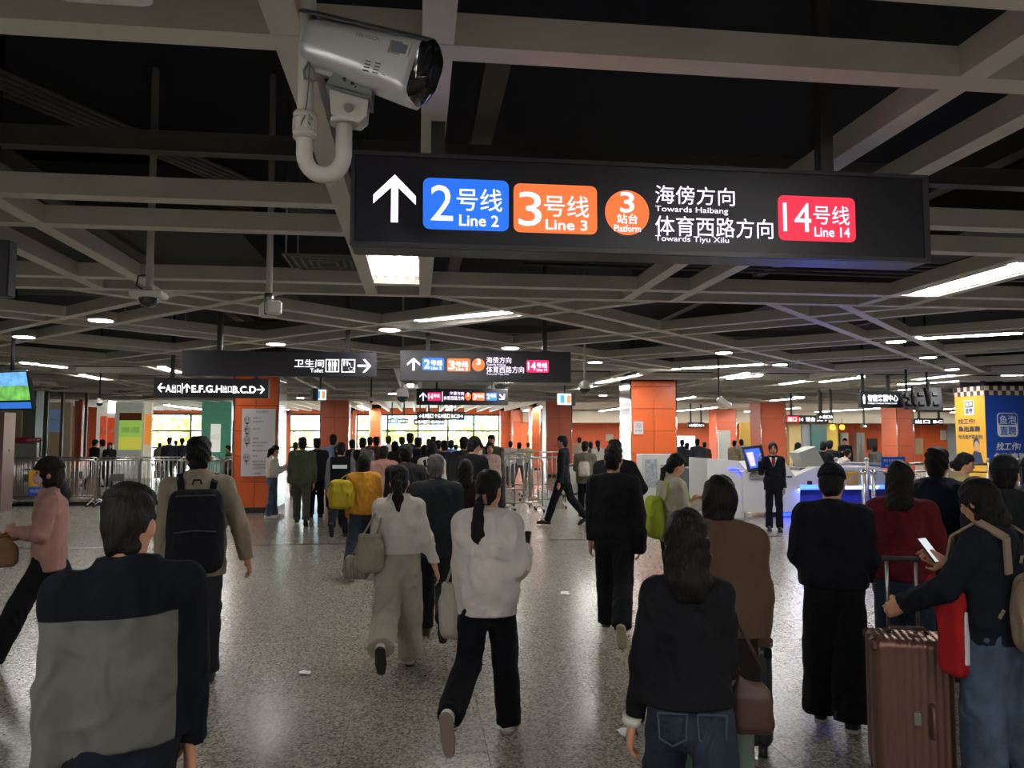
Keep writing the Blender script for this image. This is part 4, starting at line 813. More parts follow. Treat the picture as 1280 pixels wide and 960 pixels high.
# far exit signs
GREY = mat('grey_sign', '#55555c', .5)
for (bx4, Y, s, lab, pl) in (((521, 514.5, 581, 525), 30, '←E.F出口 ↑G.H出口 B.C.D→', 'grey far exit sign just below the third line sign', (536, 567)), ((517, 523.5, 556, 531), 38, '←E.F出口 G.H.D→', 'grey far exit sign, lower right of two before the windows', (525, 548)), ((484.5, 523, 510.5, 529), 38, '←出口 B.C.D→', 'grey far exit sign, lower left of two before the windows', (490, 505)), ((860, 528, 881, 535), 33, '←E.F出口 B.C→', 'small dark exit sign right of the right orange column', (864, 877)), ((982, 519, 1036, 529), 24, '出口 14  站台 BC→', 'black exit sign with red end right of the dark orange column', (990, 1028)), ((1023, 517, 1042, 525), 22, '←出口A', 'small white-lettered hanging sign above the far elevators', (1026, 1040)), ((1142, 523, 1180, 531), 24, '          出口 BC', 'black exit sign left of the yellow advertisement', (1150, 1175)), ((1078, 503.5 + 27, 1084, 504 + 31), 30, '→', 'tiny hanging arrow plate by the far elevators', (1081,))):
    t, x0, x1, z0, z1 = sign_box('exit_sign', lab, *bx4, Y, .12, pl, GREY if Y in (30, 38) else SIGNB, top=(3.34 if Y > 31.5 else 4.5)); h_ = z1 - z0; text(s, x0 + .05 * (x1 - x0), x1 - .04 * (x1 - x0), z0 + .22 * h_, z1 - .22 * h_, Y - .004, EW, t, .02)
    if 'red end' in lab: MB().box(x0 + .02, x0 + (x1 - x0) * .3, Y - .003, Y - .001, z0 + .03, z1 - .03).build('red_field', led('#d01c28', .9), t)
# service centre sign
Y = 16.0; t, x0, x1, z0, z1 = sign_box('service_sign', 'grey service centre sign with white characters hanging over the counter', 1076, 489, 1129, 509.5, Y, .12, (1080, 1112), mat('slate_sign', '#33363c', .5)); h_ = z1 - z0; wd = x1 - x0
text('智能客服中心', x0 + .16 * wd, x0 + .88 * wd, z0 + .38 * h_, z1 - .2 * h_, Y - .004, EW, t, .01); text('Intelligent Customer Service Center', x0 + .16 * wd, x0 + .86 * wd, z0 + .2 * h_, z0 + .32 * h_, Y - .004, EW, t); q = MB(); man(q, x0 + .07 * wd, (z0 + z1) / 2, h_ * .6, Y - .004); q.build('pictogram', EW, t)
# small side-on platform signs with blue and orange fields
for px0, px1, py0, py1, Y, lab in ((394, 407, 487, 500, 17, 'pale lit panel sign turned sideways above the olive jacket man'), (696, 716, 492, 506, 21, 'pale lit panel sign turned sideways beside the dome camera')):
    x0, z1 = at(px0, py0, Y); x1, z0 = at(px1, py1, Y); t = thing('platform_sign', lab, 'sign', ((x0 + x1) / 2, Y, z0)); Mr = Matrix.Rotation(R(25), 3, 'Z')
    hw = (x1 - x0) / 2; MB().obox((0, 0, (z1 - z0) / 2), (hw * 1.05, .03, (z1 - z0) / 2), Mr).build('light_panel', led('#b9d3e6', .9), t, True)
    MB().obox(Mr @ Vector((-hw * .5, -.04, (z1 - z0) / 2)), (hw * .3, .004, (z1 - z0) * .35), Mr).build('blue_field', led('#3f7fc8', .9), t, True); MB().obox(Mr @ Vector((hw * .5, -.04, (z1 - z0) / 2)), (hw * .3, .004, (z1 - z0) * .35), Mr).build('orange_field', led('#e07848', .9), t, True)
    MB().obox(Mr @ Vector((hw * 1.15 * (-1 if px0 < 500 else 1), 0, (z1 - z0) / 2)), (.06, .06, (z1 - z0) / 2 + .02), Mr).build('end_cap', mat('sign_end', '#3c4643', .5), t, True); MB().tube([(0, 0, z1 - z0), (0, 0, 4.5 - z0)], .02, 8).build('hanger', BLACK, t, True)
# ------------------------------------------------------------------ big surveillance camera
PY = 2.25; x, z = at(381, 160, PY); xp, zb = at(392, 232, PY); xr, zr = at(430, 160, PY); PAINT = mat('pole_paint', '#b9b4ab', .45, var=.05, bump=.03, bscale=90)
t = thing('surveillance_camera', 'large silver surveillance camera on a curved white pipe at the upper left', 'camera', (x, PY, zb))
r_ = (xr - x) / 2; cx = (x + xr) / 2; zc = at(400, 192, PY)[1]
pts = [(x + .01, PY, 4.5), (x + .004, PY, 3.2), (x, PY, zc + .02)] + [(cx - r_ * math.cos(R(a)), PY, zc - r_ * math.sin(R(a)) * 1.15) for a in range(0, 181, 15)] + [(xr, PY, at(430, 150, PY)[1])]
MB().tube(pts, .024, 20).build('pipe', PAINT, t)
m = MB().tube([(x, PY, zc + .04), (x, PY, zc + .12)], .031, 20).tube([(x, PY, zc + .045), (x, PY, zc + .06)], .034, 20).tube([(x, PY, zc + .1), (x, PY, zc + .115)], .034, 20)
for i in range(10): a = i * .628; m.bar((x + .032 * math.cos(a), PY + .032 * math.sin(a), zc + .06), (x + .032 * math.cos(a), PY + .032 * math.sin(a), zc + .1), .006, .006)
m.build('clamp_collar', PAINT, t)
zt_ = at(430, 150, PY)[1]
m = MB().tube([(xr, PY, zt_ - .015), (xr, PY, zt_)], .04, 20); m.build('flange', PAINT, t)
xk, zk = at(437, 137, PY); pts2 = [(xk - .05, zk - .028), (xk - .03, zk - .042), (xk + .03, zk - .05), (xk + .052, zk - .03), (xk + .056, zk + .02), (xk + .045, zk + .04), (xk - .055, zk + .045)]
MB().prism(pts2, PY - .035, PY - .025).prism(pts2, PY + .025, PY + .035).build('knuckle_plate', PAINT, t); MB().tube([(xk + .0, PY - .042, zk - .01), (xk, PY + .042, zk - .01)], .014, 16).build('pivot_bolt', STEEL, t)
xb, zb_ = at(434, 101, PY); GALV = mat('galvanised', '#8c8e90', .4, .7, bump=.05, bscale=60)
A_ = [at(*p, PY - .05) for p in ((427, 76), (466, 92), (464, 122), (407, 106))]; MB().prism(A_, PY - .055, PY - .05).build('bracket', GALV, t); B2 = [(a, b) for a, b in A_]; MB().prism(B2, PY + .05, PY + .055).build('bracket', GALV, t)
a, b = A_[3], A_[2]; m = MB().bar((a[0], PY, a[1]), (b[0], PY, b[1]), .11, .006, (0, 0, 1)); m.build('bracket_base', GALV, t); m = MB()
for p in ((431, 100), (441, 105), (444, 95)): q = at(*p, PY - .058); m.tube([(q[0], PY - .064, q[1]), (q[0], PY - .05, q[1])], .006, 10)
cc = at(437, 100, PY - .058); rr = .026
for i in range(8): u, v = R(100 - 20 * i), R(80 - 20 * i); m.bar((cc[0] + rr * math.cos(u), PY - .057, cc[1] + rr * math.sin(u)), (cc[0] + rr * math.cos(v), PY - .057, cc[1] + rr * math.sin(v)), .004, .003)
m.build('adjusting_bolt', CHROME, t)
# body: rounded box lofted along a tilted axis, seen from its left and below
pa = at(395, 58, PY); pb = at(527, 90, PY - .1); A3 = Vector((pa[0], PY + .0, pa[1])); B3 = Vector((pb[0], PY - .1, pb[1])); ax = (B3 - A3); L = ax.length; ax.normalize(); sd = ax.cross(Vector((0, 0, 1))).normalized(); upv = sd.cross(ax)
def loft(mb, secs, n=32, cap=True):
    vs = []
    for s_, w_, hlo, hup, rad in secs:
        base = rrect(-w_, w_, -hlo, hup, min(rad, w_ * .98, (hlo + hup) * .49), 7)
        vs += [A3 + ax * s_ + sd * u + upv * v for u, v in base]
    k = len(base); fs = []
    for i in range(len(secs) - 1):
        for j in range(k): q = (j + 1) % k; fs.append((i * k + j, i * k + q, (i + 1) * k + q, (i + 1) * k + j))
    mb.add(vs, fs, True)
    if cap: o = len(mb.v) - len(vs); mb.f += [tuple(o + j for j in range(k)), tuple(o + (len(secs) - 1) * k + j for j in range(k - 1, -1, -1))]; mb.sm += [False, False]
    return mb
SILV = mat('silver_shell', (.62, .62, .62), .38, .6)
loft(MB(), [(-.035, .035, .03, .055, .04), (-.018, .052, .055, .07, .045), (.01, .06, .068, .078, .05), (L * .5, .066, .082, .08, .045), (L - .03, .07, .095, .08, .034), (L, .068, .096, .078, .03)]).build('shell', SILV, t)
loft(MB(), [(L - .002, .066, .09, .076, .034), (L + .02, .062, .078, .074, .036), (L + .038, .048, .05, .066, .036)]).build('front_glass', mat('black_glass', (.01, .01, .012), .08), t)
m = MB(); m.tube([A3 + ax * (L + .036), A3 + ax * (L + .041)], .03, 20); m.build('lens', mat('lens', (.02, .02, .04), .05), t)
# sunshield over the top
m = MB(); vs = []; ss = [-.042, .0, L * .5, L + .022]
for s_ in ss:
    for w_, th_ in ((.076, 0), (.071, 1)):
        for i in range(11): a = R(170 - 16 * i); u = w_ * math.cos(a); v = .052 + (w_ * .52) * math.sin(a); vs.append(A3 + ax * s_ + sd * u + upv * v)
fs = []
for i in range(3):
    for j in range(10): o = i * 22; fs += [(o + j, o + j + 1, o + 22 + j + 1, o + 22 + j), (o + 11 + j + 1, o + 11 + j, o + 33 + j, o + 33 + j + 1)]
for o in (0, 66): fs += [(o + j, o + 11 + j, o + 12 + j, o + 1 + j) for j in range(10)]
for i in range(3): o = i * 22; fs += [(o, o + 22, o + 33, o + 11), (o + 10, o + 21, o + 43, o + 32)]
m.add(vs, fs, True); m.build('sunshield', mat('shield_grey', (.07, .07, .075), .35, .3), t)
# window in the side, slots, maker's lettering
fq = lambda s_, v: A3 + ax * s_ + upv * v
sg = -1 if (sd.y > 0) else 1
def side_quad(mb, s0, s1, v0, v1, off): mb.add([fq(s, v) + sd * sg * off for s, v in ((s0, v0), (s1, v0), (s1, v1), (s0, v1))] + [fq(s, v) + sd * sg * (off - .01) for s, v in ((s0, v0), (s1, v0), (s1, v1), (s0, v1))], [(0, 1, 2, 3), (7, 6, 5, 4), (0, 4, 5, 1), (1, 5, 6, 2), (2, 6, 7, 3), (3, 7, 4, 0)])
m = MB(); side_quad(m, L - .085, L - .02, .005, .042, .0695); m.build('side_window_frame', CHROME, t); m = MB(); side_quad(m, L - .076, L - .03, .011, .037, .0705); m.build('side_window', mat('grey_glass', (.12, .14, .17), .1), t)
m = MB()
for i in range(3):
    for j in range(4): side_quad(m, L - .14 + .03 * i, L - .122 + .03 * i, -.06 + .009 * j, -.057 + .009 * j, .0685)
m.build('vent_slot', BLACK, t)
c = D.curves.new('t', 'FONT'); c.body = 'HIKVISION'; c.size = .016; c.align_x = 'CENTER'; o = D.objects.new('t', c); COL.objects.link(o); bpy.context.view_layer.update(); me = D.meshes.new_from_object(o.evaluated_get(bpy.context.evaluated_depsgraph_get())); D.objects.remove(o)
o = link('lettering', me, mat('grey_ink', (.1, .1, .1), .6), t, fq(L * .55, .03) + sd * sg * .0675 - wloc(t)); Mx = Matrix((ax, upv, ax.cross(upv))).transposed(); o.rotation_euler = Mx.to_euler()
m = MB(); hk = lambda px, py, y=PY - .03: (at(px, py, y)[0], y, at(px, py, y)[1]); m.tube([hk(395, 70), hk(388, 74), hk(380, 88), hk(381, 98), hk(392, 101), hk(408, 96), hk(416, 100)], .004, 8).tube([hk(388, 72), hk(386, 100), hk(384, 125), hk(380, 148), hk(374, 160)], .002, 6).tube([hk(377, 152), hk(384, 140), hk(391, 150), hk(380, 146), hk(388, 156)], .002, 6); m.build('cable', mat('grey_cable', (.1, .1, .1), .5), t)
# ------------------------------------------------------------------ small hanging cameras
def dome_cam(px, py, Y, label, r=.09, pole=.022, body=True, polecol=PAINT):
    x, z = at(px, py, Y); t = thing('dome_camera', label, 'camera', (x, Y, z - r)); MB().tube([(0, 0, r * 1.3), (0, 0, 4.5 - z + r)], pole, 10).build('pole', polecol, t, True)
    m = MB()
    if body == 'wide': m.obox((0, 0, r * 1.35), (r * 1.55, r * 1.2, r * .32), None, .012)
    else: m.tube([(0, 0, r), (0, 0, r * 1.3), (0, 0, r * 2.2), (0, 0, r * 2.6)], [r * 1.05, r * 1.1, r * .9, r * .3], 20)
    m.build('housing', PLASTIC, t, True); MB().ball((0, 0, r), r * .95, 18, 10).build('dome', mat('smoked_dome', (.03, .03, .035), .08, coat=1), t, True); return t
t = dome_cam(186, 373, 5.9, 'dome camera with wide white housing hanging on the left pole', .075, .026, 'wide')
m = MB().tube([(-.03, 0, .13), (-.09, 0, .17), (-.08, 0, .24), (-.02, 0, .25)], .006, 6); m.build('cable', BLACK, t, True)
dome_cam(731, 486, 11.8, 'white egg-shaped dome camera left of the right orange column', .085, .018); dome_cam(503, 496, 13.0, 'white dome camera hanging below the left end of second line sign', .1, .02)
dome_cam(124.5, 504, 18, 'small dark dome camera on long rod at the far left', .07, .02, polecol=BLACK); dome_cam(464, 501, 20, 'tiny dark dome camera before the far left windows', .06, .02, polecol=BLACK)
x, z = at(336, 385, 5.9); t = thing('bullet_camera', 'black-faced white bullet camera hanging on the second pole', 'camera', (x, 5.9, z - .06)); Mr = Matrix.Rotation(R(25), 3, 'Z')
MB().tube([(.0, 0, .13), (.0, 0, 4.5 - z + .06)], .024, 12).build('pole', PAINT, t, True); MB().tube([(0, 0, .1), (0, 0, .17)], .036, 12).build('knuckle', STEEL, t, True)
MB().obox((0, .06, .06), (.06, .12, .055), Mr, .015).build('housing', PLASTIC, t, True); MB().obox(Mr @ Vector((0, -.07, 0)) + Vector((0, .06, .06)), (.062, .02, .056), Mr, .01).build('front', mat('black_front', (.01, .01, .012), .2), t, True)
MB().tube([Mr @ Vector((0, -.095, 0)) + Vector((0, .06, .06)), Mr @ Vector((0, -.08, 0)) + Vector((0, .06, .06))], .022, 14).build('lens', mat('lens', (.02, .02, .04), .05), t, True)
x, z = at(905, 503, 14); t = thing('bullet_camera', 'grey bullet camera pointing down above the service counter', 'camera', (x, 14, z)); Mr = Matrix.Rotation(R(35), 3, 'Y'); MB().obox((0, 0, 0), (.14, .06, .05), Mr, .01).build('housing', PLASTIC, t, True); MB().tube([(-.1, 0, .08), (-.1, 0, 4.5 - z)], .015, 8).build('pole', BLACK, t, True)
# ------------------------------------------------------------------ hanging screens
def screen(label, px, py, Y, w, h_, yaw, tilt, mback, pic=None, name='hanging_screen'):
    x, z = at(px, py, Y); t = thing(name, label, 'screen', (x, Y, z), R(yaw)); Mr = Matrix.Rotation(R(tilt), 3, 'X'); MB().obox((0, 0, 0), (w / 2, .03, h_ / 2), Mr, .008).build('frame', mback, t, True)
    MB().tube([(0, .05, h_ * .3), (0, .05, 4.5 - z)], .025, 10).build('pole', BLACK, t, True)
    if pic: 
        for nm, v0, v1, cl in pic: MB().obox(Mr @ Vector((0, -.032, (v0 + v1) / 2 * h_)), (w / 2 - .025, .002, (v1 - v0) / 2 * h_), Mr).build(nm, cl, t, True)
    else:
        m = MB(); [m.obox(Mr @ Vector((sx * w * .25, -.05, sz * h_ * .2)), (.05, .025, .04), Mr) for sx in (-1, 1) for sz in (-1, 1)]; m.tube([(0, -.09, -h_ * .2), (0, -.09, h_ * .7)], .03, 10); m.build('mount', mat('mount_black', (.03, .03, .03), .5), t, True)
    return t
screen('hanging television showing green hills at the left edge', 10, 488, 11.5, .95, .55, -28, 12, BLACK, [('sky_picture', .12, .46, mat('screen_sky', '#5f97c8', .4, emit=.9, var=.3, vscale=9)), ('hill_picture', -.25, .12, mat('screen_hills', '#5d9a48', .4, emit=.9, var=.45, vscale=7)), ('caption_bar', -.46, -.3, led('#2a5fb0', .8))])
screen('black back of a hanging screen, left of a pair', 1136, 500, 15, .42, .4, 20, -14, BLACK); screen('black back of a hanging screen, right of a pair', 1160, 499, 15.3, .55, .52, -20, -14, BLACK)

x0, z1 = at(-40, 298, 5.0); x1, z0 = at(9, 370, 5.0); t = thing('hanging_board', 'end of a dark hanging board cut by the left edge of the picture', 'sign', ((x0 + x1) / 2, 5.0, z0)); MB().obox((0, .05, (z1 - z0) / 2), ((x1 - x0) / 2, .05, (z1 - z0) / 2), None, .008).build('housing', SIGNB, t, True); MB().tube([(0, .05, z1 - z0), (0, .05, 4.5 - z0)], .02, 8).build('hanger', BLACK, t, True)
# ------------------------------------------------------------------ barriers and railings
def barrier(x, y, L, rz, label, grp, hh=1.12, bars=11, feet=True, gate=0):
    t = thing('steel_barrier', label, 'barrier', (x, y, 0), rz, grp)
    m = MB().tube([(-L / 2, 0, .12), (-L / 2, 0, hh - .06), (-L / 2 + .06, 0, hh), (L / 2 - .06, 0, hh), (L / 2, 0, hh - .06), (L / 2, 0, .12)], .02, 8).tube([(-L / 2, 0, .2), (L / 2, 0, .2)], .016, 8); m.build('frame', STEEL, t, True)
    for i in range(bars):
        xx = -L / 2 + L * (i + 1) / (bars + 1); k = 'bar%.2f' % hh
        if k not in DL: DL[k] = MB().tube([(0, 0, .2), (0, 0, hh)], .011, 6).mesh('bar'); DL[k].materials.append(STEEL)
        link('bar', DL[k], None, t, (xx, 0, 0))
    if gate: MB().obox((0, -.02, hh * .62), (L * .16, .012, .09)).build('number_plate', mat('dark_plate', '#5a564e', .5), t, True)
    if feet:
        for s in (-1, 1):
            m = MB().tube([(s * L * .42, -.28, .05), (s * L * .42, 0, .12), (s * L * .42, .28, .05)], .016, 6); m.build('foot', STEEL, t, True)
            for q in (-1, 1): MB().tube([(s * L * .42 - .015, q * .28, .035), (s * L * .42 + .015, q * .28, .035)], .035, 10).build('castor', TYRE, t, True)
    return t
WH = ['front row at far left', 'front row, second from the left', 'front row, behind the woman in the cap', 'front row, right of the woman in the cap', 'front row, left of the backpack man', 'front row, nearest the orange column', 'back row at far left', 'back row, second from the left', 'back row, third from the left', 'back row, third from the right', 'back row, second from the right', 'back row, nearest the orange column']
for i in range(6): barrier(-9.3 + i * 1.0, 20.0, .98, 0, 'steel crowd barrier with upright bars, ' + WH[i], 'steel barriers by the left exit', bars=9, gate=i % 2 == 0)
for i in range(6): barrier(-9.6 + i * 1.02, 20.7 + .12 * (i % 2), 1.0, .06, 'steel crowd barrier with upright bars, ' + WH[6 + i], 'steel barriers by the left exit', 1.16, bars=8, gate=i % 2)
struct('baseboard_left', MB().box(-16, -4.2, 20.2, 20.32, 0, .1), BLACK, 'low black kerb under the left steel barriers')
for i, (px, d, L, a, lab) in enumerate(((560, 17.5, 1.3, 80, 'left one of the queue fences in the middle'), (578, 21, 1.6, 0, 'cross piece of the queue fences at the back left'), (600, 19, 1.5, 82, 'second queue fence from the left in the middle'), (620, 22, 1.7, 0, 'cross piece of the queue fences in the middle back'), (628, 18.3, 1.5, 84, 'third queue fence from the left in the middle'), (655, 17.6, .9, 10, 'nearest cross piece of the queue fences'), (664, 21, 1.5, 80, 'fourth queue fence from the left'), (672, 24, 1.8, 0, 'cross piece of the queue fences at the back right'), (684, 18.5, .9, 5, 'queue fence beside the man in the dark suit'))):
    x, y = gp(px, d); barrier(x, y, L, R(a), 'polished steel queue fence, ' + lab, 'queue fences in the middle', 1.2, bars=3)
RS = ['left one, beside the counter', 'second from the left behind the capped figure', 'behind the woman in the red top', 'behind the man in navy', 'left of the advertising column', 'in front of the advertising column', 'at the right edge']
for i in range(7):
    x, y = gp(1062 + i * 38, 16.2 - i * .1); t = thing('railing', 'steel and glass railing panel, ' + RS[i], 'railing', (x, y, 0), -YAW, 'steel and glass railings on the right'); L = .62
    [MB().tube([(-L / 2, 0, z), (L / 2, 0, z)], q, 8).build('rail', STEEL, t, True) for z, q in ((1.14, .025), (.98, .014), (.15, .016))]
    MB().box(-L / 2 + .05, L / 2 - .05, -.006, .006, .2, .94).build('pane', GLASS, t, True)
    m = MB().tube([(-L / 2, 0, 0), (-L / 2, 0, 1.2)], .03, 10).ball((-L / 2, 0, 1.23), .045, 10, 6); m.build('post', STEEL, t, True)
for px, d, lab in ((1077, 12.6, 'left of a close pair'), (1089, 12.6, 'right of a close pair')):
    x, y = gp(px, d); t = thing('post', 'short steel post with ball top, %s before the blue counter' % lab, 'post', (x, y, 0)); MB().tube([(0, 0, 0), (0, 0, 1.1)], .035, 12).build('shaft', STEEL, t, True); MB().ball((0, 0, 1.13), .055, 12, 7).build('ball_top', CHROME, t, True)
# escalator newels behind the suited man
x, y = gp(697, 18.2)
for k, (dx, lab) in enumerate(((0, 'left'), (.75, 'right'))):
    t = thing('escalator_newel', '%s rounded escalator handrail end behind the man in the dark suit' % lab, 'escalator', (x + dx, y, 0)); a = R(35)
    pts = [(0, 3, 1.0), (0, 1, 1.0)] + [(0, .32 - .32 * math.cos(R(q)) + .0 - .32 + 0.32, .64 + .36 * math.sin(R(q))) for q in range(90, -91, -15)] + [(0, 1, .28), (0, 3, .28)]
    pts = [(0, 3, 1.0), (0, .6, 1.0)] + [(0, .36 - .36 * math.sin(R(q)), .64 + .36 * math.cos(R(q))) for q in range(15, 180, 15)] + [(0, .6, .28), (0, 3, .28)]
    pts = [(u * math.cos(-a) + v * -math.sin(-a) * -1 * -1, v * math.cos(a), z) for u, v, z in pts]
    MB().tube(pts, .035, 8).build('handrail', TYRE, t, True); n = [(p[0], p[1], p[2]) for p in pts]; m = MB(); m.add([(p[0] - .01, p[1], p[2]) for p in n] + [(p[0] + .01, p[1], p[2]) for p in n], [tuple(range(len(n))), tuple(range(2 * len(n) - 1, len(n) - 1, -1))]); m.build('balustrade', mat('pale_balustrade', '#b5b5ac', .3, .3), t, True)
    MB().box(-.12, .12, .1, 2.4, 0, .3).build('skirt', STEEL, t, True)
# ------------------------------------------------------------------ service counter
Y = 15.6; CW = mat('white_console', '#c4c4c2', .35); BL = led('#1a2cff', 5); BLs = led('#3a5cff', 3); PA = lambda l, Y=Y: [at(a, b, Y) for a, b in l]
xs = at(985, 600, Y)[0]
t = thing('service_console', 'white service console with rounded blue light line on its left side', 'console', (at(925, 645, Y)[0], Y, 0))
o = PA([(884, 573), (923, 576), (936, 592), (938, 622), (930, 634)]); o = [(a, max(b, 0)) for a, b in o] + [(at(930, 640, Y)[0], 0), (at(884, 640, Y)[0], 0)]; MB().prism(o, Y, Y + 1.1).build('body', CW, t)
m = MB(); q = PA([(911, 586), (923, 587), (929, 600), (930, 615), (927, 624)])
for a, b in zip(q, q[1:]): m.bar((a[0], Y - .012, a[1]), (b[0], Y - .012, b[1]), .03, .02)
m.build('light_line', BL, t)
t = thing('service_counter', 'white sloping service desk with card readers left of the blue counter', 'counter', (xs, Y - .1, 0))
o = [(a, max(0, b)) for a, b in PA([(928, 590), (950, 578), (982, 578), (1000, 606), (1000, 640), (930, 640)], Y - .1)]; MB().prism(o, Y - .1, Y + .9).build('body', CW, t); q = PA([(938, 592), (956, 592), (958, 599), (937, 599)], Y - .12); MB().prism(q, Y - .13, Y - .1).build('keypad', mat('grey_keypad', '#8b8a80', .5), t); q = PA([(984, 595), (990, 595), (990, 597), (984, 597)], Y - .12); MB().prism(q, Y - .12, Y - .1).build('card_slot', BLACK, t)
t = thing('blue_lit_counter', 'white topped counter with leaning dark front and blue light strips', 'counter', (at(1040, 640, Y)[0], Y, 0))
o = PA([(983, 600), (1020, 584), (1100, 584), (1112, 606), (983, 606)], Y); MB().prism(o, Y, Y + .9).build('counter_top', CW, t)
o = [(a, max(0, b)) for a, b in PA([(992, 611), (1112, 611), (1112, 650), (978, 650)], Y)]; MB().prism(o, Y + .05, Y + .85).build('front', mat('dark_blue_front', '#1c2140', .3), t)
a = PA([(983, 606), (1112, 611)]); MB().box(a[0][0], a[1][0], Y, Y + .06, a[1][1], a[0][1]).build('upper_light_strip', BLs, t)
x0 = at(978, 640, Y)[0]; MB().box(x0, a[1][0], Y + .0, Y + .05, .02, .09).build('lower_light_strip', BL, t)
L_ = D.lights.new('blue_strip_light', 'AREA'); L_.energy = 60; L_.color = (.1, .16, 1); L_.shape = 'RECTANGLE'; L_.size = 1.8; L_.size_y = .1; o = D.objects.new('blue_strip_light', L_); COL.objects.link(o); o.parent = t; o.location = (.1, -.12, .62); o.rotation_euler = (R(-40) + 0, 0, 0)
q = PA([(1009, 601), (1015, 601), (1015, 606), (1009, 606)], Y - .004); MB().prism(q, Y - .01, Y - .001).build('reader', BLACK, t)
t = thing('service_monitor', 'tilted touch screen on the white console beside the uniformed woman', 'screen', (at(945, 590, Y)[0], Y - .1, .95)); q = PA([(927, 559), (951, 556), (958, 587), (935, 590)], Y - .15); MB().prism(q, Y - .2, Y - .14).build('frame', BLACK, t)
q = PA([(930, 562), (949, 560), (955, 583), (938, 586)], Y - .21); MB().prism(q, Y - .21, Y - .205).build('screen', led('#2a4fc0', .9), t); q = PA([(933, 566), (941, 565), (945, 582), (939, 583)], Y - .22); MB().prism(q, Y - .216, Y - .211).build('picture', led('#c9a0a8', .9), t); MB().tube([(at(948, 590, Y)[0], Y - .1, .9), (at(948, 590, Y)[0], Y - .1, 1.3)], .03, 8).build('stand', CHROME, t)
t = thing('ticket_hood', 'grey sloped hood on the counter behind the uniformed woman', 'machine', (at(1015, 590, Y + .5)[0], Y + .5, .9)); q = PA([(997, 566), (1018, 558), (1032, 585), (1008, 592)], Y + .4); MB().prism(q, Y + .35, Y + .8).build('hood', mat('grey_hood', '#94968f', .4), t); q = PA([(1000, 585), (1030, 585), (1034, 598), (998, 600)], Y + .3); MB().prism(q, Y + .3, Y + .75).build('base', mat('dark_base', '#4c4f50', .4), t)
t = thing('advert_plate', 'small yellow framed photo plate standing on the blue counter', 'sign', (at(1066, 605, Y)[0], Y + .02, 1.0)); q = PA([(1057, 589), (1072, 589), (1072, 607), (1057, 607)], Y + .0); MB().prism(q, Y - .04, Y - .02).build('plate', YEL, t); MB().ball((at(1064, 598, Y)[0], Y - .045, at(1064, 598, Y)[1]), .06, 10, 6, (1, .05, 1.2)).build('portrait', mat('print_skin', '#c49a7c', .6), t)
x0, z1 = at(1101, 571, 14.5); x1, z0 = at(1131, 585, 14.5); t = board('information_board', 'slanted blue information board on the railing behind the red top woman', 'sign', x0, x1, z0, z1, 14.5, BLU); text('智能客服咨询服务', x0 + .04, x1 - .04, z1 - .1, z1 - .05, 14.475, WPR, t); text('请在此排队', x0 + .06, x1 - .06, z0 + .03, z0 + .07, 14.475, WPR, t); MB().tube([((x0 + x1) / 2, 14.5, 0), ((x0 + x1) / 2, 14.5, z0 + .05)], .02, 8).build('stand', STEEL, t)
# fare machines and boards beside the right column
def board_px(name, label, cat, a, b, c, d_, Y, m, stand=True, dep=.06):
    x0, z1 = at(a, b, Y); x1, z0 = at(c, b, Y)[0], max(at(a, d_, Y)[1], 0); t = thing(name, label, cat, ((x0 + x1) / 2, Y, 0)); MB().obox(((x0 + x1) / 2, Y + dep / 2, (z0 + z1) / 2), ((x1 - x0) / 2, dep / 2, (z1 - z0) / 2), None, .01).build('panel', m, t)
    if stand and z0 > .05: m_ = MB(); [m_.tube([(xx, Y + dep / 2, 0), (xx, Y + dep / 2, z0 + .02)], .02, 6) for xx in (x0 + .04, x1 - .04)]; m_.build('legs', STEEL, t)
    return t, x0, x1, z0, z1
t, x0, x1, z0, z1 = board_px('vending_machine', 'white cabinet with printed front beside the right orange column', 'machine', 803, 568, 849, 640, 17.6, CW, dep=.5)
m = MB(); [m.box(x0 + (x1 - x0) * .48, x1 - .06, 17.59, 17.6, z1 - .25 - .06 * i, z1 - .28 - .06 * i) for i in range(10)]; m.build('louvre', mat('grey_louvre', '#6e6f6c', .5), t); MB().box(x0 + .06, x0 + (x1 - x0) * .4, 17.59, 17.6, z0 + .5, z1 - .12).build('print', mat('grey_print', '#9ba2a8', .5, var=.4, vscale=14), t)
for i, (px, c_) in enumerate(((866, '#3a4a9a'), (882, '#b8bcc0'), (896, '#2f49c8'))):
    t, x0, x1, z0, z1 = board_px('fare_gate', 'grey fare gate with %s, %s of three left of the console' % (('yellow and blue stickers', 'first'), ('pale top', 'second'), ('lit blue panel', 'third'))[i], 'gate', px - 6, 585, px + 6, 640, 16.8 + i * .2, mat('gate_grey', '#5a5e62', .4, .3), dep=.9)
    MB().box(x0 + .02, x1 - .02, 16.78 + i * .2, 16.8 + i * .2, z1 - .3, z1 - .05).build('front_panel', led(c_, .8 if i != 1 else .15), t); MB().tube([((x0 + x1) / 2, 16.77 + i * .2, z1 - .45), ((x0 + x1) / 2, 16.79 + i * .2, z1 - .45)], .08, 14).build('sticker', led(('#d8b020', '#808080', '#2040d0')[i], .4), t)
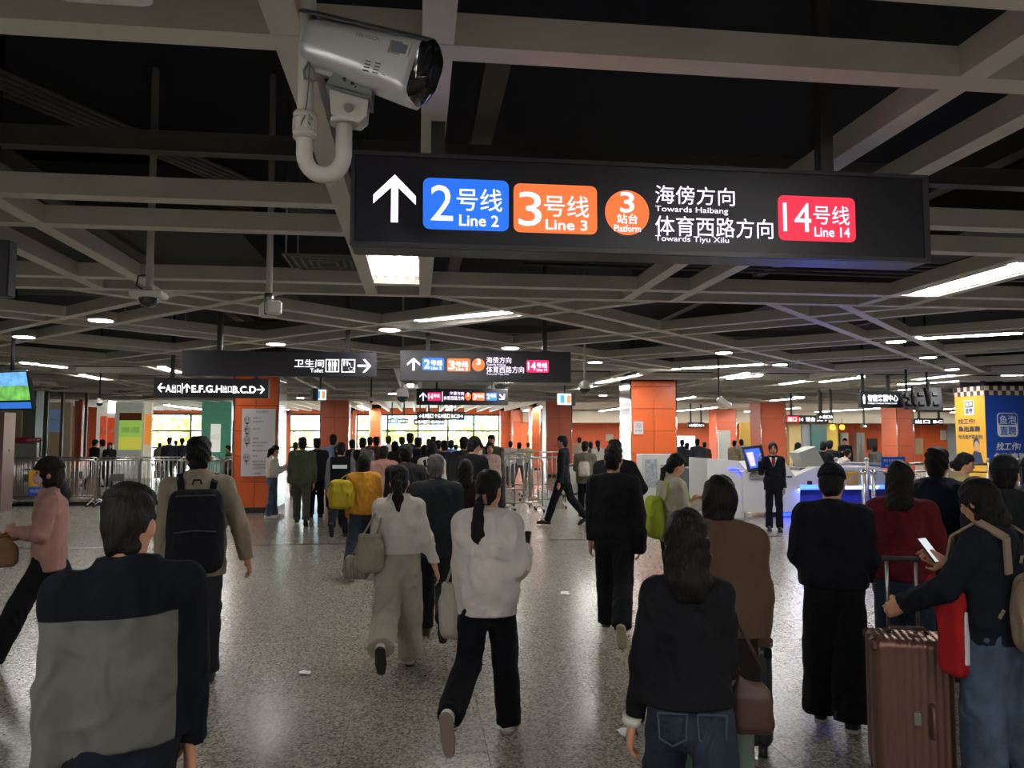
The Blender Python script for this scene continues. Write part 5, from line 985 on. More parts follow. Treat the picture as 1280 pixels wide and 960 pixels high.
# far right hall: elevators, posters
def wallbox(name, label, cat, a, b, c, d_, Y, m, dep=.08, floor=False):
    x0, z1 = at(a, b, Y); x1 = at(c, b, Y)[0]; z0 = 0 if floor else at(a, d_, Y)[1]; t = thing(name, label, cat, ((x0 + x1) / 2, Y, z0)); MB().box(x0, x1, Y - dep, Y, z0, z1).build('panel', m, t); return t, x0, x1, z0, z1
for a, b, lab in ((1046, 1056, 'left'), (1066, 1076, 'right')):
    t, x0, x1, z0, z1 = wallbox('elevator', '%s of two grey steel elevator doors under yellow round lamps' % lab, 'elevator', a, 541, b, 600, 45.5, mat('door_surround', '#a8a79c', .5), .4, True); MB().box(x0 + .08, (x0 + x1) / 2 - .01, 45.06, 45.1, 0, z1 - .15).build('door_leaf', STEEL, t); MB().box((x0 + x1) / 2 + .01, x1 - .08, 45.06, 45.1, 0, z1 - .15).build('door_leaf', STEEL, t)
for px, c_, lab in ((1041, '#f2d23a', 'left, brighter'), (1053, '#e0a030', 'right, duller')):
    x0, z0 = at(px, 534, 42.7); t = thing('round_sign', 'round yellow lit sign above the elevators, %s' % lab, 'sign', (x0, 42.7, z0)); MB().tube([(0, 0, 0), (0, .08, 0)], .16, 20).build('disc', led(c_, 1.2), t, True); MB().tube([(0, .04, .1), (0, .04, .5)], .015, 6).build('hanger', BLACK, t, True); text('1' if px < 1050 else '2', x0 - .04, x0 + .04, z0 - .08, z0 + .08, 42.69, BLACK, t)
t, x0, x1, z0, z1 = wallbox('shop_wall', 'pale yellow shop recess with small posters behind the counter', 'shop', 983, 529, 1000, 600, 44, mat('pale_yellow', '#c9b27a', .6), .3, True)
t, *_ = wallbox('poster_wall', 'grey blue tiled poster wall behind the counter', 'poster', 1000, 530, 1012, 600, 43.8, mat('greyblue', '#8d97a0', .5), .2, True)
t, *_ = wallbox('glass_wall', 'teal glazed wall section behind the counter', 'wall panel', 1012, 530, 1031, 600, 43.6, mat('teal_glass', '#4f7272', .2), .2, True)
t, *_ = wallbox('yellow_wall', 'yellow wall strip left of the elevators', 'wall panel', 1031, 530, 1045, 600, 43.8, mat('yellow_wall', '#c8a94a', .5), .2, True)
for a, b, c, d_, col, lab in ((1084, 548, 1096, 562, '#3a2a24', 'dark framed machine picture on the orange back wall'), (1143, 548, 1153, 568, '#d0b48a', 'plain beige notice on the orange back wall'), (1175, 538, 1182, 550, '#e0dcd0', 'small white notice on the orange back wall'), (757, 543, 766, 551, '#d8cfc0', 'small white notice on wall left of the right orange column'), (1183, 528, 1196, 578, '#b6c2c6', 'tall pale window display left of the yellow advertisement')):
    wallbox('wall_notice', lab, 'notice', a, b, c, d_, 45.9, mat('notice', col, .5), .06)
t, x0, x1, z0, z1 = wallbox('shop_wall', 'white lit shop front with bright opening left of the dark orange columns', 'shop', 846, 545, 868, 600, 44, mat('lit_shop', '#dfe6ea', .5, emit=1.2), .1, True)
for a, b, c, d_, Y, col, lab in ((897, 538, 912, 590, 38, '#c5c9c5', 'white framed doorway before the dark orange column'), (924, 528, 937, 560, 38, '#c9a24a', 'yellow shop poster left of the uniformed woman'), (930, 560, 946, 600, 37.5, '#b9b5a6', 'pale shop counter front left of the uniformed woman')):
    wallbox('shop_wall', lab, 'panel', a, b, c, d_, Y, mat('shop_panel', col, .5), .1, d_ > 580)
# left shops
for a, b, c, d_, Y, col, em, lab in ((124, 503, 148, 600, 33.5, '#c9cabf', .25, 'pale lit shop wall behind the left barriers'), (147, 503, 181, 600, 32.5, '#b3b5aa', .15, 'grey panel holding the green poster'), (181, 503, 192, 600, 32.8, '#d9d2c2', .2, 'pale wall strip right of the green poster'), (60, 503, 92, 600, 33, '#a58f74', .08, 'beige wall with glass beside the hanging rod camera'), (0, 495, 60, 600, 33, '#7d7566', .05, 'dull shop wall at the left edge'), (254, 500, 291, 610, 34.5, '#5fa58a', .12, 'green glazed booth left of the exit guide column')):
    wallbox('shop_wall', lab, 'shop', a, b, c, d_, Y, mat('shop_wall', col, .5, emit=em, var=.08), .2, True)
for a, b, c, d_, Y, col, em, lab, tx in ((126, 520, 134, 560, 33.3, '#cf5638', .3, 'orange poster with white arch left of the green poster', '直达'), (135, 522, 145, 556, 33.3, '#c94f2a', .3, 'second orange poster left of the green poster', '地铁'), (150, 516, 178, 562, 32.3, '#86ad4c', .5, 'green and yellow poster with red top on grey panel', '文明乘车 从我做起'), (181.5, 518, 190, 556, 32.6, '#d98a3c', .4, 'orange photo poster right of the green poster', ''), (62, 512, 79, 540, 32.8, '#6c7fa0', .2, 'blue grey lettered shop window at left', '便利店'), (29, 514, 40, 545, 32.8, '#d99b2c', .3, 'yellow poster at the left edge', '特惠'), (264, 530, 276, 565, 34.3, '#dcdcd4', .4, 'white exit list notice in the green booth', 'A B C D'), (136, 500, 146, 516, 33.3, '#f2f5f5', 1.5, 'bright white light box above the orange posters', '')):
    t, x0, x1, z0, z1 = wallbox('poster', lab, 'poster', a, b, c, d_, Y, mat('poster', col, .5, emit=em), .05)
    if tx: text(tx, x0 + .1 * (x1 - x0), x1 - .1 * (x1 - x0), z0 + .45 * (z1 - z0), z0 + .62 * (z1 - z0), Y - .055, WPR, t)
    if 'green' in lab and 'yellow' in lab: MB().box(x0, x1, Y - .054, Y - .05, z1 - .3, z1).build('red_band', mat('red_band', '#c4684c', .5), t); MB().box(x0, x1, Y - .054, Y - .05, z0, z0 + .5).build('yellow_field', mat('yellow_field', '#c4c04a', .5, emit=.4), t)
t, x0, x1, z0, z1 = wallbox('red_banner', 'red lettered banner over grey ticket booth at the left edge', 'banner', 16, 547, 53, 553, 25, mat('red_banner', '#a8283a', .5), .05); text('自助售票', x0 + .5 * (x1 - x0), x1 - .05, z0 + .04, z1 - .04, 24.94, WPR, t); m = MB(); [m.tube([(xx, 24.97, 0), (xx, 24.97, z1)], .03, 8) for xx in (x0 + .03, x1 - .03)]; m.build('posts', STEEL, t)
t, *_ = wallbox('ticket_booth', 'grey metal ticket booth under the red banner', 'booth', 17, 553, 52, 600, 25.4, mat('booth_grey', '#9a988d', .4, .2), .3, True)
t, *_ = wallbox('cabinet', 'tall brown cabinet at the left edge beside the barriers', 'cabinet', -30, 516, 20, 600, 19.2, mat('brown_cabinet', '#6b5750', .4), .5, True); MB().ball((at(12, 563, 18.7)[0], 18.68, at(12, 563, 18.7)[1]), .03, 8, 5).build('handle', CHROME, t)
t, *_ = wallbox('pillar', 'grey green round-cornered pillar behind the cabinet at left', 'column', 40, 478, 56, 600, 26, mat('greygreen', '#6a7568', .4), .5, True)
for a, c, lab in ((57, 62, 'left'), (78, 81, 'middle'), (108, 111, 'right')): wallbox('screen_post', 'dark slim post of the left glass screen, %s one' % lab, 'post', a, 490, c, 600, 27, mat('post_dark', '#4e4e46', .4), .08, True)
for a, c, lab in ((62, 78, 'left pane'), (81, 108, 'right pane')): wallbox('glass_screen', 'tall clear glass screen before the left shops, %s' % lab, 'glass', a, 500, c, 600, 27, GLASS, .02, True)
t, x0, x1, z0, z1 = wallbox('poster', 'yellow and blue poster hung on the left barriers behind the cap woman', 'poster', 37, 588, 53, 620, 19.9, YEL, .03); MB().box(x0, x1, 19.865, 19.87, z0, z0 + .22).build('blue_field', BLU, t); text('安检须知', x0 + .04, x1 - .04, z0 + .08, z0 + .16, 19.862, WPR, t)
# ------------------------------------------------------------------ people near the camera
GY = '#77736c'
def jk(x, y, z):      # navy yoke and sleeves over a grey body
    side = (x > .135) | (x < -.155)
    yoke = z > .72 + .012 * np.cos(x * 20)
    return np.where(side | yoke, 1, 0)
P1 = person('man in grey jacket with navy yoke and sleeves, nearest at the left', 166, 598, 2.45, -6, top=GY, tmat=twotone('two_tone_jacket', '#5f5e5a', '#0c0f18', 1.2, -.3, .14), pants='#131722', legs='walkR', arms=(((.06, -.1, -1), (.03, .02, -1)), ((.08, .0, -1), (.05, .12, -1))), collar=True, hem=.515, boxy=1.1, fat=1.0, th=.028, hy=-26, hairc='#1a1715', fold=.011)
P2 = person('man in beige jacket wearing black backpack, walking behind the grey jacket man', 250, 545, 5.45, 2, top='#8f8370', pants='#2c2d33', legs='midR', arms=('hang', ((.35, -.1, -1), (.25, .3, -1))), collar=True, hem=.45, boxy=.9, th=.025, h=.0105, pw=(.06, .048, .042))
backpack(P2, 'large black backpack worn by the man in beige jacket', '#14161c', .645, .185, .3, .09)
P3 = person('woman in dark cap, face mask and pink jacket walking leftwards', 68, 566, 6.05, -88, top='#a07870', pants='#0e0e11', hair='long', legs='wideL', arms=('fold', ((.1, .25, -1), (-.3, .9, -.1))), collar=True, shoes=('#b5ac98', '#c9c0ac'), boxy=.9, th=.025, hem=.47, pw=(.058, .053, .055), face=True, hairlen=.15, fem=True)
def headgear(J, col, brim=True, label=None):
    H = J['H']; F = Fld(J['hc'] - .16, J['hc'] + np.array((.16, .22, .16)), max(.0085, min(J['h'], .014))); F.ell(J['hd'](0, -.004, .012), (.056 * H, .068 * H, .074 * H), J['Rm'], 0); F.cut(J['hd'](0, 0, .018), -(J['Rm'] @ np.array((0, .06, 1.))))
    if brim: F.box(J['hd'](0, .082, .022), (.042 * H, .036 * H, .005), .004, J['Rm'] @ rotm(0, -10), .006)
    o = link('cap', F.mesh('cap'), cloth(col), J['root']); return o
headgear(P3, '#1c1917')
F = Fld(P3['hc'] - .14, P3['hc'] + .16, .009); F.ell(P3['hd'](0, .032, -.028), (.036 * P3['H'], .038 * P3['H'], .028 * P3['H']), P3['Rm'], 0); F.cut(P3['hd'](0, .02, -.02), P3['Rm'] @ np.array((0, -1, .1))); link('face_mask', F.mesh('mask'), cloth('#b9a9a8'), P3['root'])
tote(P3, 'brown paper bag carried in front by the woman in the cap', '#7d6146', (0, .33, .86), .06, .12, .13, name='paper_bag', rz=0, strap_to=(0, .28, 1.0))
P4 = person('woman in mustard yellow jacket looking at a phone', 456, 562, 9.6, 8, top='#b07a24', pants='#1c2430', hair='bob', legs='wideR', arms=('hang', 'phone'), hem=.52, boxy=1.0, th=.035, pw=(.064, .06, .062), shoes=('#c8c2b6', '#c8c2b6'))
phone(P4, 'R', 'white phone held by the woman in mustard jacket')
tote(P4, 'yellow tote bag on the shoulder of the mustard jacket woman', '#a08c22', (-.24, -.06, 1.0), .17, .17, .07, strap_to=(-.14, 0, 1.28), rz=.3, taper=-.03)
def belt(x, y, z): return np.where(z < 0, 1, 0)
P5 = person('woman in short white jacket and white wide trousers with dark ponytail', 500, 582, 5.85, 4, top='#c6beb8', pants='#a59c8e', hair='pony', hairlen=.13, legs=((-14, 50, 58), (12, 6, 0)), arms=('hang', ((.3, .0, -1), (.3, .12, -1))), collar=True, hem=.575, boxy=.75, th=.022, pw=(.066, .066, .064), shoes=('#cfc8bc', '#2a2522'))
tote(P5, 'soft taupe shoulder bag on left side of white jacket woman', '#8b8272', (-.2, -.12, .88), .1, .15, .06, strap_to=(-.1, 0, 1.24), rz=.2, taper=-.0, name='shoulder_bag')
tote(P5, 'grey and cream plaid carrier bag hanging below the taupe shoulder bag', '#8f877a', (-.31, .0, .76), .1, .09, .06, rz=-.3, tmat=mat('plaid', '#7c766b', .8, var=.7, vscale=18, stretch=(6, 1, .3)), name='carrier_bag', strap_to=(-.24, 0, .95))
P6 = person('grey-haired man in dark grey-green hooded jacket beside the white jacket woman', 545, 568, 6.75, 3, top='#22262a', pants='#1b1d22', hairc='#5a5856', legs='midL', arms=('hang', 'hang'), hood=True, hem=.45, boxy=1.1, th=.05, fat=1.1, pw=(.06, .048, .045))
P7 = person('woman in loose white top with low ponytail and black trousers, centre front', 610, 587, 4.55, 14, top='#cbc2bd', pants='#0b0d14', hair='ponylow', hairlen=.2, legs=((-16, 46, 72), (14, 8, 0)), arms=(((.1, .1, -1), (.05, .1, -1)), ((.2, .1, -1), (-.1, .85, .2))), hem=.47, boxy=1.15, th=.045, pw=(.062, .05, .048), shoes=('#d9d2c8', '#8f8278'), hy=-14, splay=1.5, stripes=True)
phone(P7, 'R', 'black phone held by the woman in loose white top', lit=False)
tote(P7, 'pale drawstring tote hanging from left arm of the loose white top woman', '#9b9187', (-.21, .0, .72), .08, .17, .05, strap_to=(-.15, 0, 1.1), taper=-.0, name='drawstring_tote')
m = MB(); H7 = P7['H']; m.tube([P7['hd'](-.02 * (1 if k < 0 else 1), -.05, -.03) + 0 for k in (1,)] + [P7['hd'](.02, -.05, -.03)], .03, 12); link('hair_tie', m.mesh('hair_tie'), cloth('#8a7264'), P7['root'])
P8 = person('long-haired woman in dark maroon coat left of the man in black coat', 582, 574, 7.9, 0, top='#241318', pants='#15121a', hair='long', hairlen=.14, legs='stand', arms=('hang', 'hang'), boxy=1.2, th=.045, hem=.4, shoes=('#b5aea4', '#c9c2b8'))
P9 = person('man in black coat and cap looking down towards the right', 590, 547, 10.8, 35, top='#111216', pants='#2a2a30', legs='stand', arms=('hang', 'phone'), hem=.4, boxy=1, th=.04, hy=-10, hp=-18)
headgear(P9, '#1a1a1c')
PA1 = person('man in dark suit striding to the left beside the escalator', 704, 543, 15.0, -78, top='#15161c', pants='#101116', legs='walkL', arms=('hang', 'hang'), th=.02, hem=.47, face=True, hy=0, collar=True)
PA2 = person('person in grey-brown jacket with white drawstring bag on back', 731, 552, 16.0, 8, top='#6f685c', pants='#121216', hair='short', legs='stand', arms=('phone', 'phone'), boxy=1, th=.03, shoes=('#c9c6bd', '#c9c6bd'))
backpack(PA2, 'white drawstring bag on the back of the grey-brown jacket person', '#cfc8b8', .66, .12, .17, .05, strap=False, cat='bag')
P12 = person('man in black sweater and black trousers with his back turned, right of centre', 766, 560, 6.75, 6, top='#141315', pants='#101216', hair='short', legs=((16, 8, 0), (-12, 26, 60)), arms=('hang', ((.2, -.15, -1), (.0, .1, -1))), boxy=.8, th=.022, hem=.51, fat=1.08, pw=(.066, .052, .05), shoes=('#2a2628', '#b0a48e'), fem=False, hy=-8)
tote(P12, 'black crossbody bag on right hip of the black sweater man', '#0c0c0e', (.21, -.02, .88), .07, .16, .07, strap_to=(.1, 0, 1.28), name='crossbody_bag')
P12b = person('broad person in black jacket standing just beyond the black sweater man', 768, 547, 9.4, 4, top='#15161a', pants='#2b3038', hair='short', legs='walkR', arms=('fold', 'hip'), boxy=1.2, th=.05, fat=1.1, shoes=('#8f96a0', '#c5c5c5'))
P13 = person('woman in cream jacket with lime backpack facing right, looking at phone', 838, 568, 7.6, 62, top='#a19a8a', pants='#111216', hair='ponylow', hairlen=.2, legs='stand', arms=('phone', 'phone'), boxy=1.1, th=.04, hp=-18, collar=True, face=True, shoes=('#2a2628', '#555555'))
backpack(P13, 'lime green backpack worn by the woman in cream jacket', '#8fa02c', .62, .13, .22, .075)
phone(P13, 'R', 'dark phone held by the woman with lime backpack')
P14 = person('woman in brown corduroy jacket with dark bob hair', 898, 588, 3.75, 10, top='#6a503f', tmat=mat('brown_corduroy', '#553e30', .95, var=.18, vscale=4, bump=.5, bscale=90, stretch=(1, 1, .15)), pants='#1c1614', hair='bob', legs='walkL', arms=(((.2, .15, -1), (-.1, .6, -.3)), ((.1, .05, -1), (-.1, .3, -1))), collar=True, hem=.53, boxy=1.2, th=.05, fat=.95, hy=-16)
P15 = person('woman in black sweater and blue jeans, nearest in the lower middle', 856, 628, 2.82, -6, top='#0d0e14', pants='#232a36', pmat=denim('#262d3a'), hair='long', hairlen=.12, legs=((20, 6, 0), (-22, 14, 30)), arms=(((.2, .05, -1), (.16, .1, -1)), ((.12, .15, -1), (-.1, .5, -.5))), boxy=.4, th=.01, fat=.84, sw=.84, hem=.545, cuff='#cfcbc4', splay=2.2, pw=(.055, .05, .052), fem=True, hp=-6)
for sx in (-1, 1):
    m = MB(); H_ = P15['H']; c_ = P15['T'](sx * .045, -.066, .505); q = [(-.05, 0, .055), (.05, 0, .055), (.045, 0, -.03), (0, 0, -.055), (-.045, 0, -.03)]
    for a_, b_ in zip(q, q[1:] + q[:1]): m.bar(Vector(c_) + Vector(a_), Vector(c_) + Vector(b_), .006, .004, (0, 1, 0))
    link('back_pocket', m.mesh('back_pocket'), mat('denim_seam', '#3a4352', .9), P15['root'])
P16 = person('person in black top, dark cap and wide black trousers right of centre', 1036, 586, 4.72, 6, top='#0e0f18', pants='#0b0c0f', hair='short', legs=((3, 2, 0), (-6, 8, 12)), arms=(((.14, .0, -1), (-.1, .5, -.3)), ((.14, .05, -1), (-.1, .5, -.3))), boxy=1.15, th=.04, fat=1.0, hem=.53, pw=(.066, .066, .07), shoes=('#17171a', '#a9a9a6'), splay=1.4, hp=-14)
headgear(P16, '#10131f', True)
P17 = person('woman in dark red top with long black ponytail and blue jeans', 1122, 577, 4.95, 8, top='#5a1219', pants='#27313f', pmat=denim('#2a3444'), hair='long', hairlen=.2, legs='stand', arms=(((.2, .1, -1), (0, .5, -1)), ((.3, .05, -1), (.1, .5, -.7))), boxy=1.0, th=.035, hem=.53, pw=(.062, .058, .06))
P18 = person('man in navy jacket standing behind the woman in red', 1168, 561, 5.7, 10, top='#101827', pants='#12141c', hair='short', legs='stand', arms=('fold', 'fold'), collar=True, hood=True, boxy=1.2, th=.045, fat=1.08, fem=False)
def rj(x, y, z): return np.where((z < .66) & (y > -.02) & (x < .02), 1, 0)
P19 = person('woman in navy coat with phone, hand on the rose suitcase, at right', 1232, 602, 3.72, -62, top='#10141f', pants='#3a4656', pmat=denim('#465468'), hair='bob', legs=((4, 4, 0), (-6, 8, 10)), arms=(((.35, .35, -.8), (.05, 1, -.55)), ((.1, .3, -1), (-.2, .9, .35))), boxy=1.1, th=.035, hem=.5, pw=(.066, .062, .064), face=True, hp=-24, shoes=('#9a9284', '#b5aea0'))
phone(P19, 'R', 'phone with lit screen held by the navy coat woman at right')
P20 = person('woman in beige trench coat in profile before the advertising column', 1196, 567, 8.2, 78, top='#9a8a64', pants='#222226', hair='bun', legs='stand', arms=('phone', 'fold'), collar=True, boxy=1, th=.035, hem=.4, face=True, hp=-12)
P21 = person('person in dark grey hooded coat at the right edge, left of a pair', 1252, 572, 5.0, 12, top='#24272a', pants='#131316', hair='short', legs='stand', arms=('hang', 'fold'), hood=True, collar=True, boxy=1.3, th=.055, fat=1.12)
headgear(P21, '#25282b', False)
P22 = person('person in dark hooded coat cut by the right edge of the picture', 1290, 570, 5.2, 20, top='#2a2c2e', pants='#131316', hair='short', legs='stand', arms=('hang', 'fold'), hood=True, boxy=1.3, th=.055, fat=1.12)
headgear(P22, '#2b2d2f', False)
ST = person('uniformed woman in dark suit with red scarf facing the viewer, hand raised', 965, 553, 14.1, 178, top='#10121f', pants='#0f111c', hair='waved', hairc='#120e0d', legs='stand', arms=('hang', 'raise'), boxy=.4, th=.012, hem=.46, face=True, h=.012, pw=(.05, .04, .04), shoes=('#0e0e10', '#0e0e10'), fem=True)
m = MB(); m.obox(ST['T'](0, .075, .79), (.03, .012, .05)); link('scarf', m.mesh('scarf'), cloth('#8e2a22'), ST['root'])
m = MB(); [m.add([ST['T'](s * .005, .082, .72), ST['T'](s * .045, .06, .83), ST['T'](s * .02, .065, .835)], [(0, 1, 2)]) for s in (-1, 1)]; link('shirt_collar', m.mesh('shirt_collar'), WHITE, ST['root'])
m = MB(); [m.tube([ST['hd'](s * .018 + .013 * math.cos(a * .785), .056, .004 + .011 * math.sin(a * .785)) for a in range(9)], .0025, 5, False) for s in (-1, 1)]; link('glasses', m.mesh('glasses'), BLACK, ST['root'])
PB1 = person('woman in white blouse and jeans with phone leaning by the orange column', 342, 557, 16.2, 70, top='#c9c0b0', pants='#3c4a5e', pmat=denim('#3e4d62'), hair='pony', hairlen=.2, legs=((10, 4, 0), (-6, 6, 4)), arms=('phone', 'phone'), hem=.56, boxy=1, th=.04, face=True, hp=-14, pw=(.055, .045, .045), shoes=('#d5d2ca', '#d5d2ca'), h=.015)
PB2 = person('man in olive green hooded jacket walking away past the orange column', 379, 545, 15.0, 2, top='#4d5240', pants='#4a4a42', legs='walkL', arms=('hang', 'hang'), hood=True, boxy=1.1, th=.04, h=.016, hem=.48)
PB3 = person('person in black vest with white lettered patch and grey sleeves', 427, 553, 13.2, 6, top='#121418', pants='#15161a', legs='midR', arms=('hang', 'hang'), tmat=twotone('vest_and_sleeves', '#121418', '#6a6a6c', 9, -.17, .17), boxy=1, th=.03, h=.015)
m = MB(); p = PB3['T'](0, -.098, .755); m.obox(p, (.12, .006, .03)); link('patch', m.mesh('patch'), WPR, PB3['root']); x_, z_ = p[0], p[2]
PB4 = person('person in pale pink hooded top in the crowd behind the mustard jacket', 480, 558, 12.2, 5, top='#a57a70', pants='#4a4644', hair='short', legs='stand', arms=('phone', 'phone'), hood=True, boxy=1.2, th=.05, hem=.42)
PB5 = person('person in dark brown-grey coat directly behind the white jacket woman', 508, 556, 9.3, 0, top='#1d1a1b', pants='#17171a', hair='short', legs='stand', boxy=1.2, th=.04, hem=.4)
PB6 = person('person in white top with black backpack straps left of the black coat man', 540, 552, 12.0, 4, top='#b8b2a8', pants='#17171a', hair='bob', legs='stand', boxy=1, th=.03)
backpack(PB6, 'slim black backpack worn over the white top in the crowd', '#16171a', .66, .09, .18, .05)
# luggage ----------------------------------------------------------------
def suitcase(label, x, y, rz, w, dp, hgt, col, metal=.4, handle=.35, h=.0075, side=True, rough=.35):
    t = thing('suitcase', label, 'suitcase', (x, y, 0), rz); F = Fld((-w / 2 - .03, -dp / 2 - .03, .03), (w / 2 + .03, dp / 2 + .03, hgt + .03), h)
    F.box((0, 0, (hgt + .06) / 2), (w / 2, dp / 2, (hgt - .06) / 2), .045, None, 0); F.fn(lambda a, b, c: .0028 * (np.abs(a) < w / 2 - .03) * np.cos(a * 2 * np.pi / .034) + .0022 * (np.abs(b) < dp / 2 - .03) * np.cos(b * 2 * np.pi / .034))
    link('shell', F.mesh('shell'), mat('suitcase_shell', col, rough, metal, bump=.03, bscale=90), t)
    [MB().obox((sx * (w / 2 - .012), sy * (dp / 2 - .012), hgt - .035), (.02, .02, .03), None, .012).build('corner_guard', mat('corner_guard', col, .25, .6), t, True) for sx in (-1, 1) for sy in (-1, 1)]
    m = MB().box(-w / 2 - .003, w / 2 + .003, -.006, .006, .07, hgt - .01); m.build('seam', mat('seam_metal', '#6d625c', .3, .8), t, True)
    m = MB().tube([(-.09, 0, hgt + .0), (-.075, 0, hgt + .03), (.075, 0, hgt + .03), (.09, 0, hgt)], .011, 10); m.build('top_handle', mat('case_handle', '#3c322e', .4), t, True)
    if side: 
        m = MB().tube([(w * .2, -dp / 2 + .0, hgt * .38), (w * .2, -dp / 2 - .035, hgt * .4), (w * .2, -dp / 2 - .035, hgt * .57), (w * .2, -dp / 2, hgt * .59)], .012, 8); m.build('side_handle', mat('side_handle', col, .35, .4), t, True); MB().obox((w * .02, -dp / 2 - .006, hgt * .5), (.018, .008, .035), None, .004).build('lock', CHROME, t, True)
    if handle: [MB().tube([(s * .07, dp * .38, hgt - .03), (s * .07, dp * .38, hgt + handle)], .009, 8).build('telescopic_tube', STEEL, t, True) for s in (-1, 1)]; MB().tube([(-.09, dp * .38, hgt + handle), (.09, dp * .38, hgt + handle)], .015, 10).build('grip', TYRE, t, True)
    for sx in (-1, 1):
        for sy in (-1, 1):
            c_ = (sx * (w / 2 - .05), sy * (dp / 2 - .05)); wv = MB().tube([(c_[0] - .022, c_[1], .03), (c_[0] + .022, c_[1], .03)], .03, 14).build('wheel', TYRE, t, True); MB().box(c_[0] - .012, c_[0] + .012, c_[1] - .02, c_[1] + .02, .028, .085).build('fork', mat('fork_grey', '#2c2a2a', .5), wv if False else t, True)
    return t
x, y = gp(1128, 3.95); suitcase('large rose metallic ribbed suitcase standing in the lower right', x, y + .02, -YAW + R(-16), .37, .26, .74, '#7a5850', .55, .36)
m = MB()
x, y = gp(880, 3.3); suitcase('pale grey-green suitcase half hidden behind the woman in jeans', x, y, -YAW + R(-10), .34, .24, .7, '#5e6f68', .3, .3, .01)
x, y = gp(925, 4.4); suitcase('dark suitcase on wheels beyond the brown jacket woman', x, y + .0, -YAW + R(-20), .28, .26, .6, '#2c3032', .3, 0, .01, False)
tote(P15, 'brown leather shoulder bag flared at the bottom, beside the black sweater woman', '#3b231d', (.23, .08, .78), .085, .12, .05, strap_to=(.1, .02, 1.18), tmat=mat('brown_leather', '#432a22', .5, var=.15, bump=.1), taper=.03, name='handbag')
backpack(P19, 'beige backpack worn by the navy coat woman at right', '#8d7a69', .62, .14, .2, .08, off=.018)
o = on(P19, 'red_jacket', 'red jacket with white stripe draped over the arm at right', 'jacket', (-.16, .1, .86)); F = Fld((-.2, -.16, -.42), (.2, .22, .34), .011); F.box((0, 0, -.05), (.06, .07, .2), .04, None, 0); F.cap((0, .0, .1), (.02, .1, .16), .05, .04, k=.03); F.fold(.012, 26, 9, .3); link('cloth', F.mesh('cloth'), cloth('#9a1a1e'), o); MB().bar((-.02, -.074, .06), (-.03, -.074, -.18), .02, .012, (0, 1, 0)).build('stripe', WPR, o, True)
def plush(label, loc, col, col2): 
    o = on(P19, 'plush_toy', label, 'toy', loc, R(20)); F = Fld((-.09, -.08, -.09), (.09, .08, .1), .006); F.ell((0, 0, -.025), (.03, .026, .035), None, .01); F.ell((0, 0, .035), (.036, .032, .032), None, .01)
    for s in (-1, 1): F.ell((s * .03, 0, .065), (.014, .01, .02), None, .006); F.cap((s * .02, 0, -.01), (s * .055, 0, -.02), .012, .01, k=.006); F.cap((s * .015, 0, -.05), (s * .025, 0, -.075), .013, .012, k=.006)
    link('toy_body', F.mesh('toy'), cloth(col), o); MB().ball((0, -.03, .035), .012, 8, 5).build('snout', cloth(col2), o, True); MB().tube([(0, 0, .06), (.01, .02, .13)], .003, 6).build('cord', cloth('#b59a6a'), o, True)
plush('pink plush toy dangling from the beige backpack', (-.1, -.3, .79), '#a87a84', '#c9b0a8'); plush('white and green plush toy dangling beside the pink one', (.02, -.32, .8), '#b5b0a8', '#4a7a50')
# litter
for px, py, lab, s in ((785, 916, 'crumpled white printed paper lying on the floor near the lower middle', .07), (381, 842, 'small white scrap of tape on the floor at left', .05), (706, 742, 'flat white sticker mark on the floor in the middle', .06)):
    x, y = onz(px, py, 0); t = thing('paper_scrap', lab, 'litter', (x, y, 0)); n = 10; m = MB(); vs = [(s * random.uniform(.7, 1.1) * math.cos(k * 6.283 / n), s * 1.2 * random.uniform(.7, 1.1) * math.sin(k * 6.283 / n), .003 + random.uniform(0, .012)) for k in range(n)] + [(0, 0, .012)]; m.add(vs, [(k, (k + 1) % n, n) for k in range(n)]); m.build('paper', WHITE, t, True)
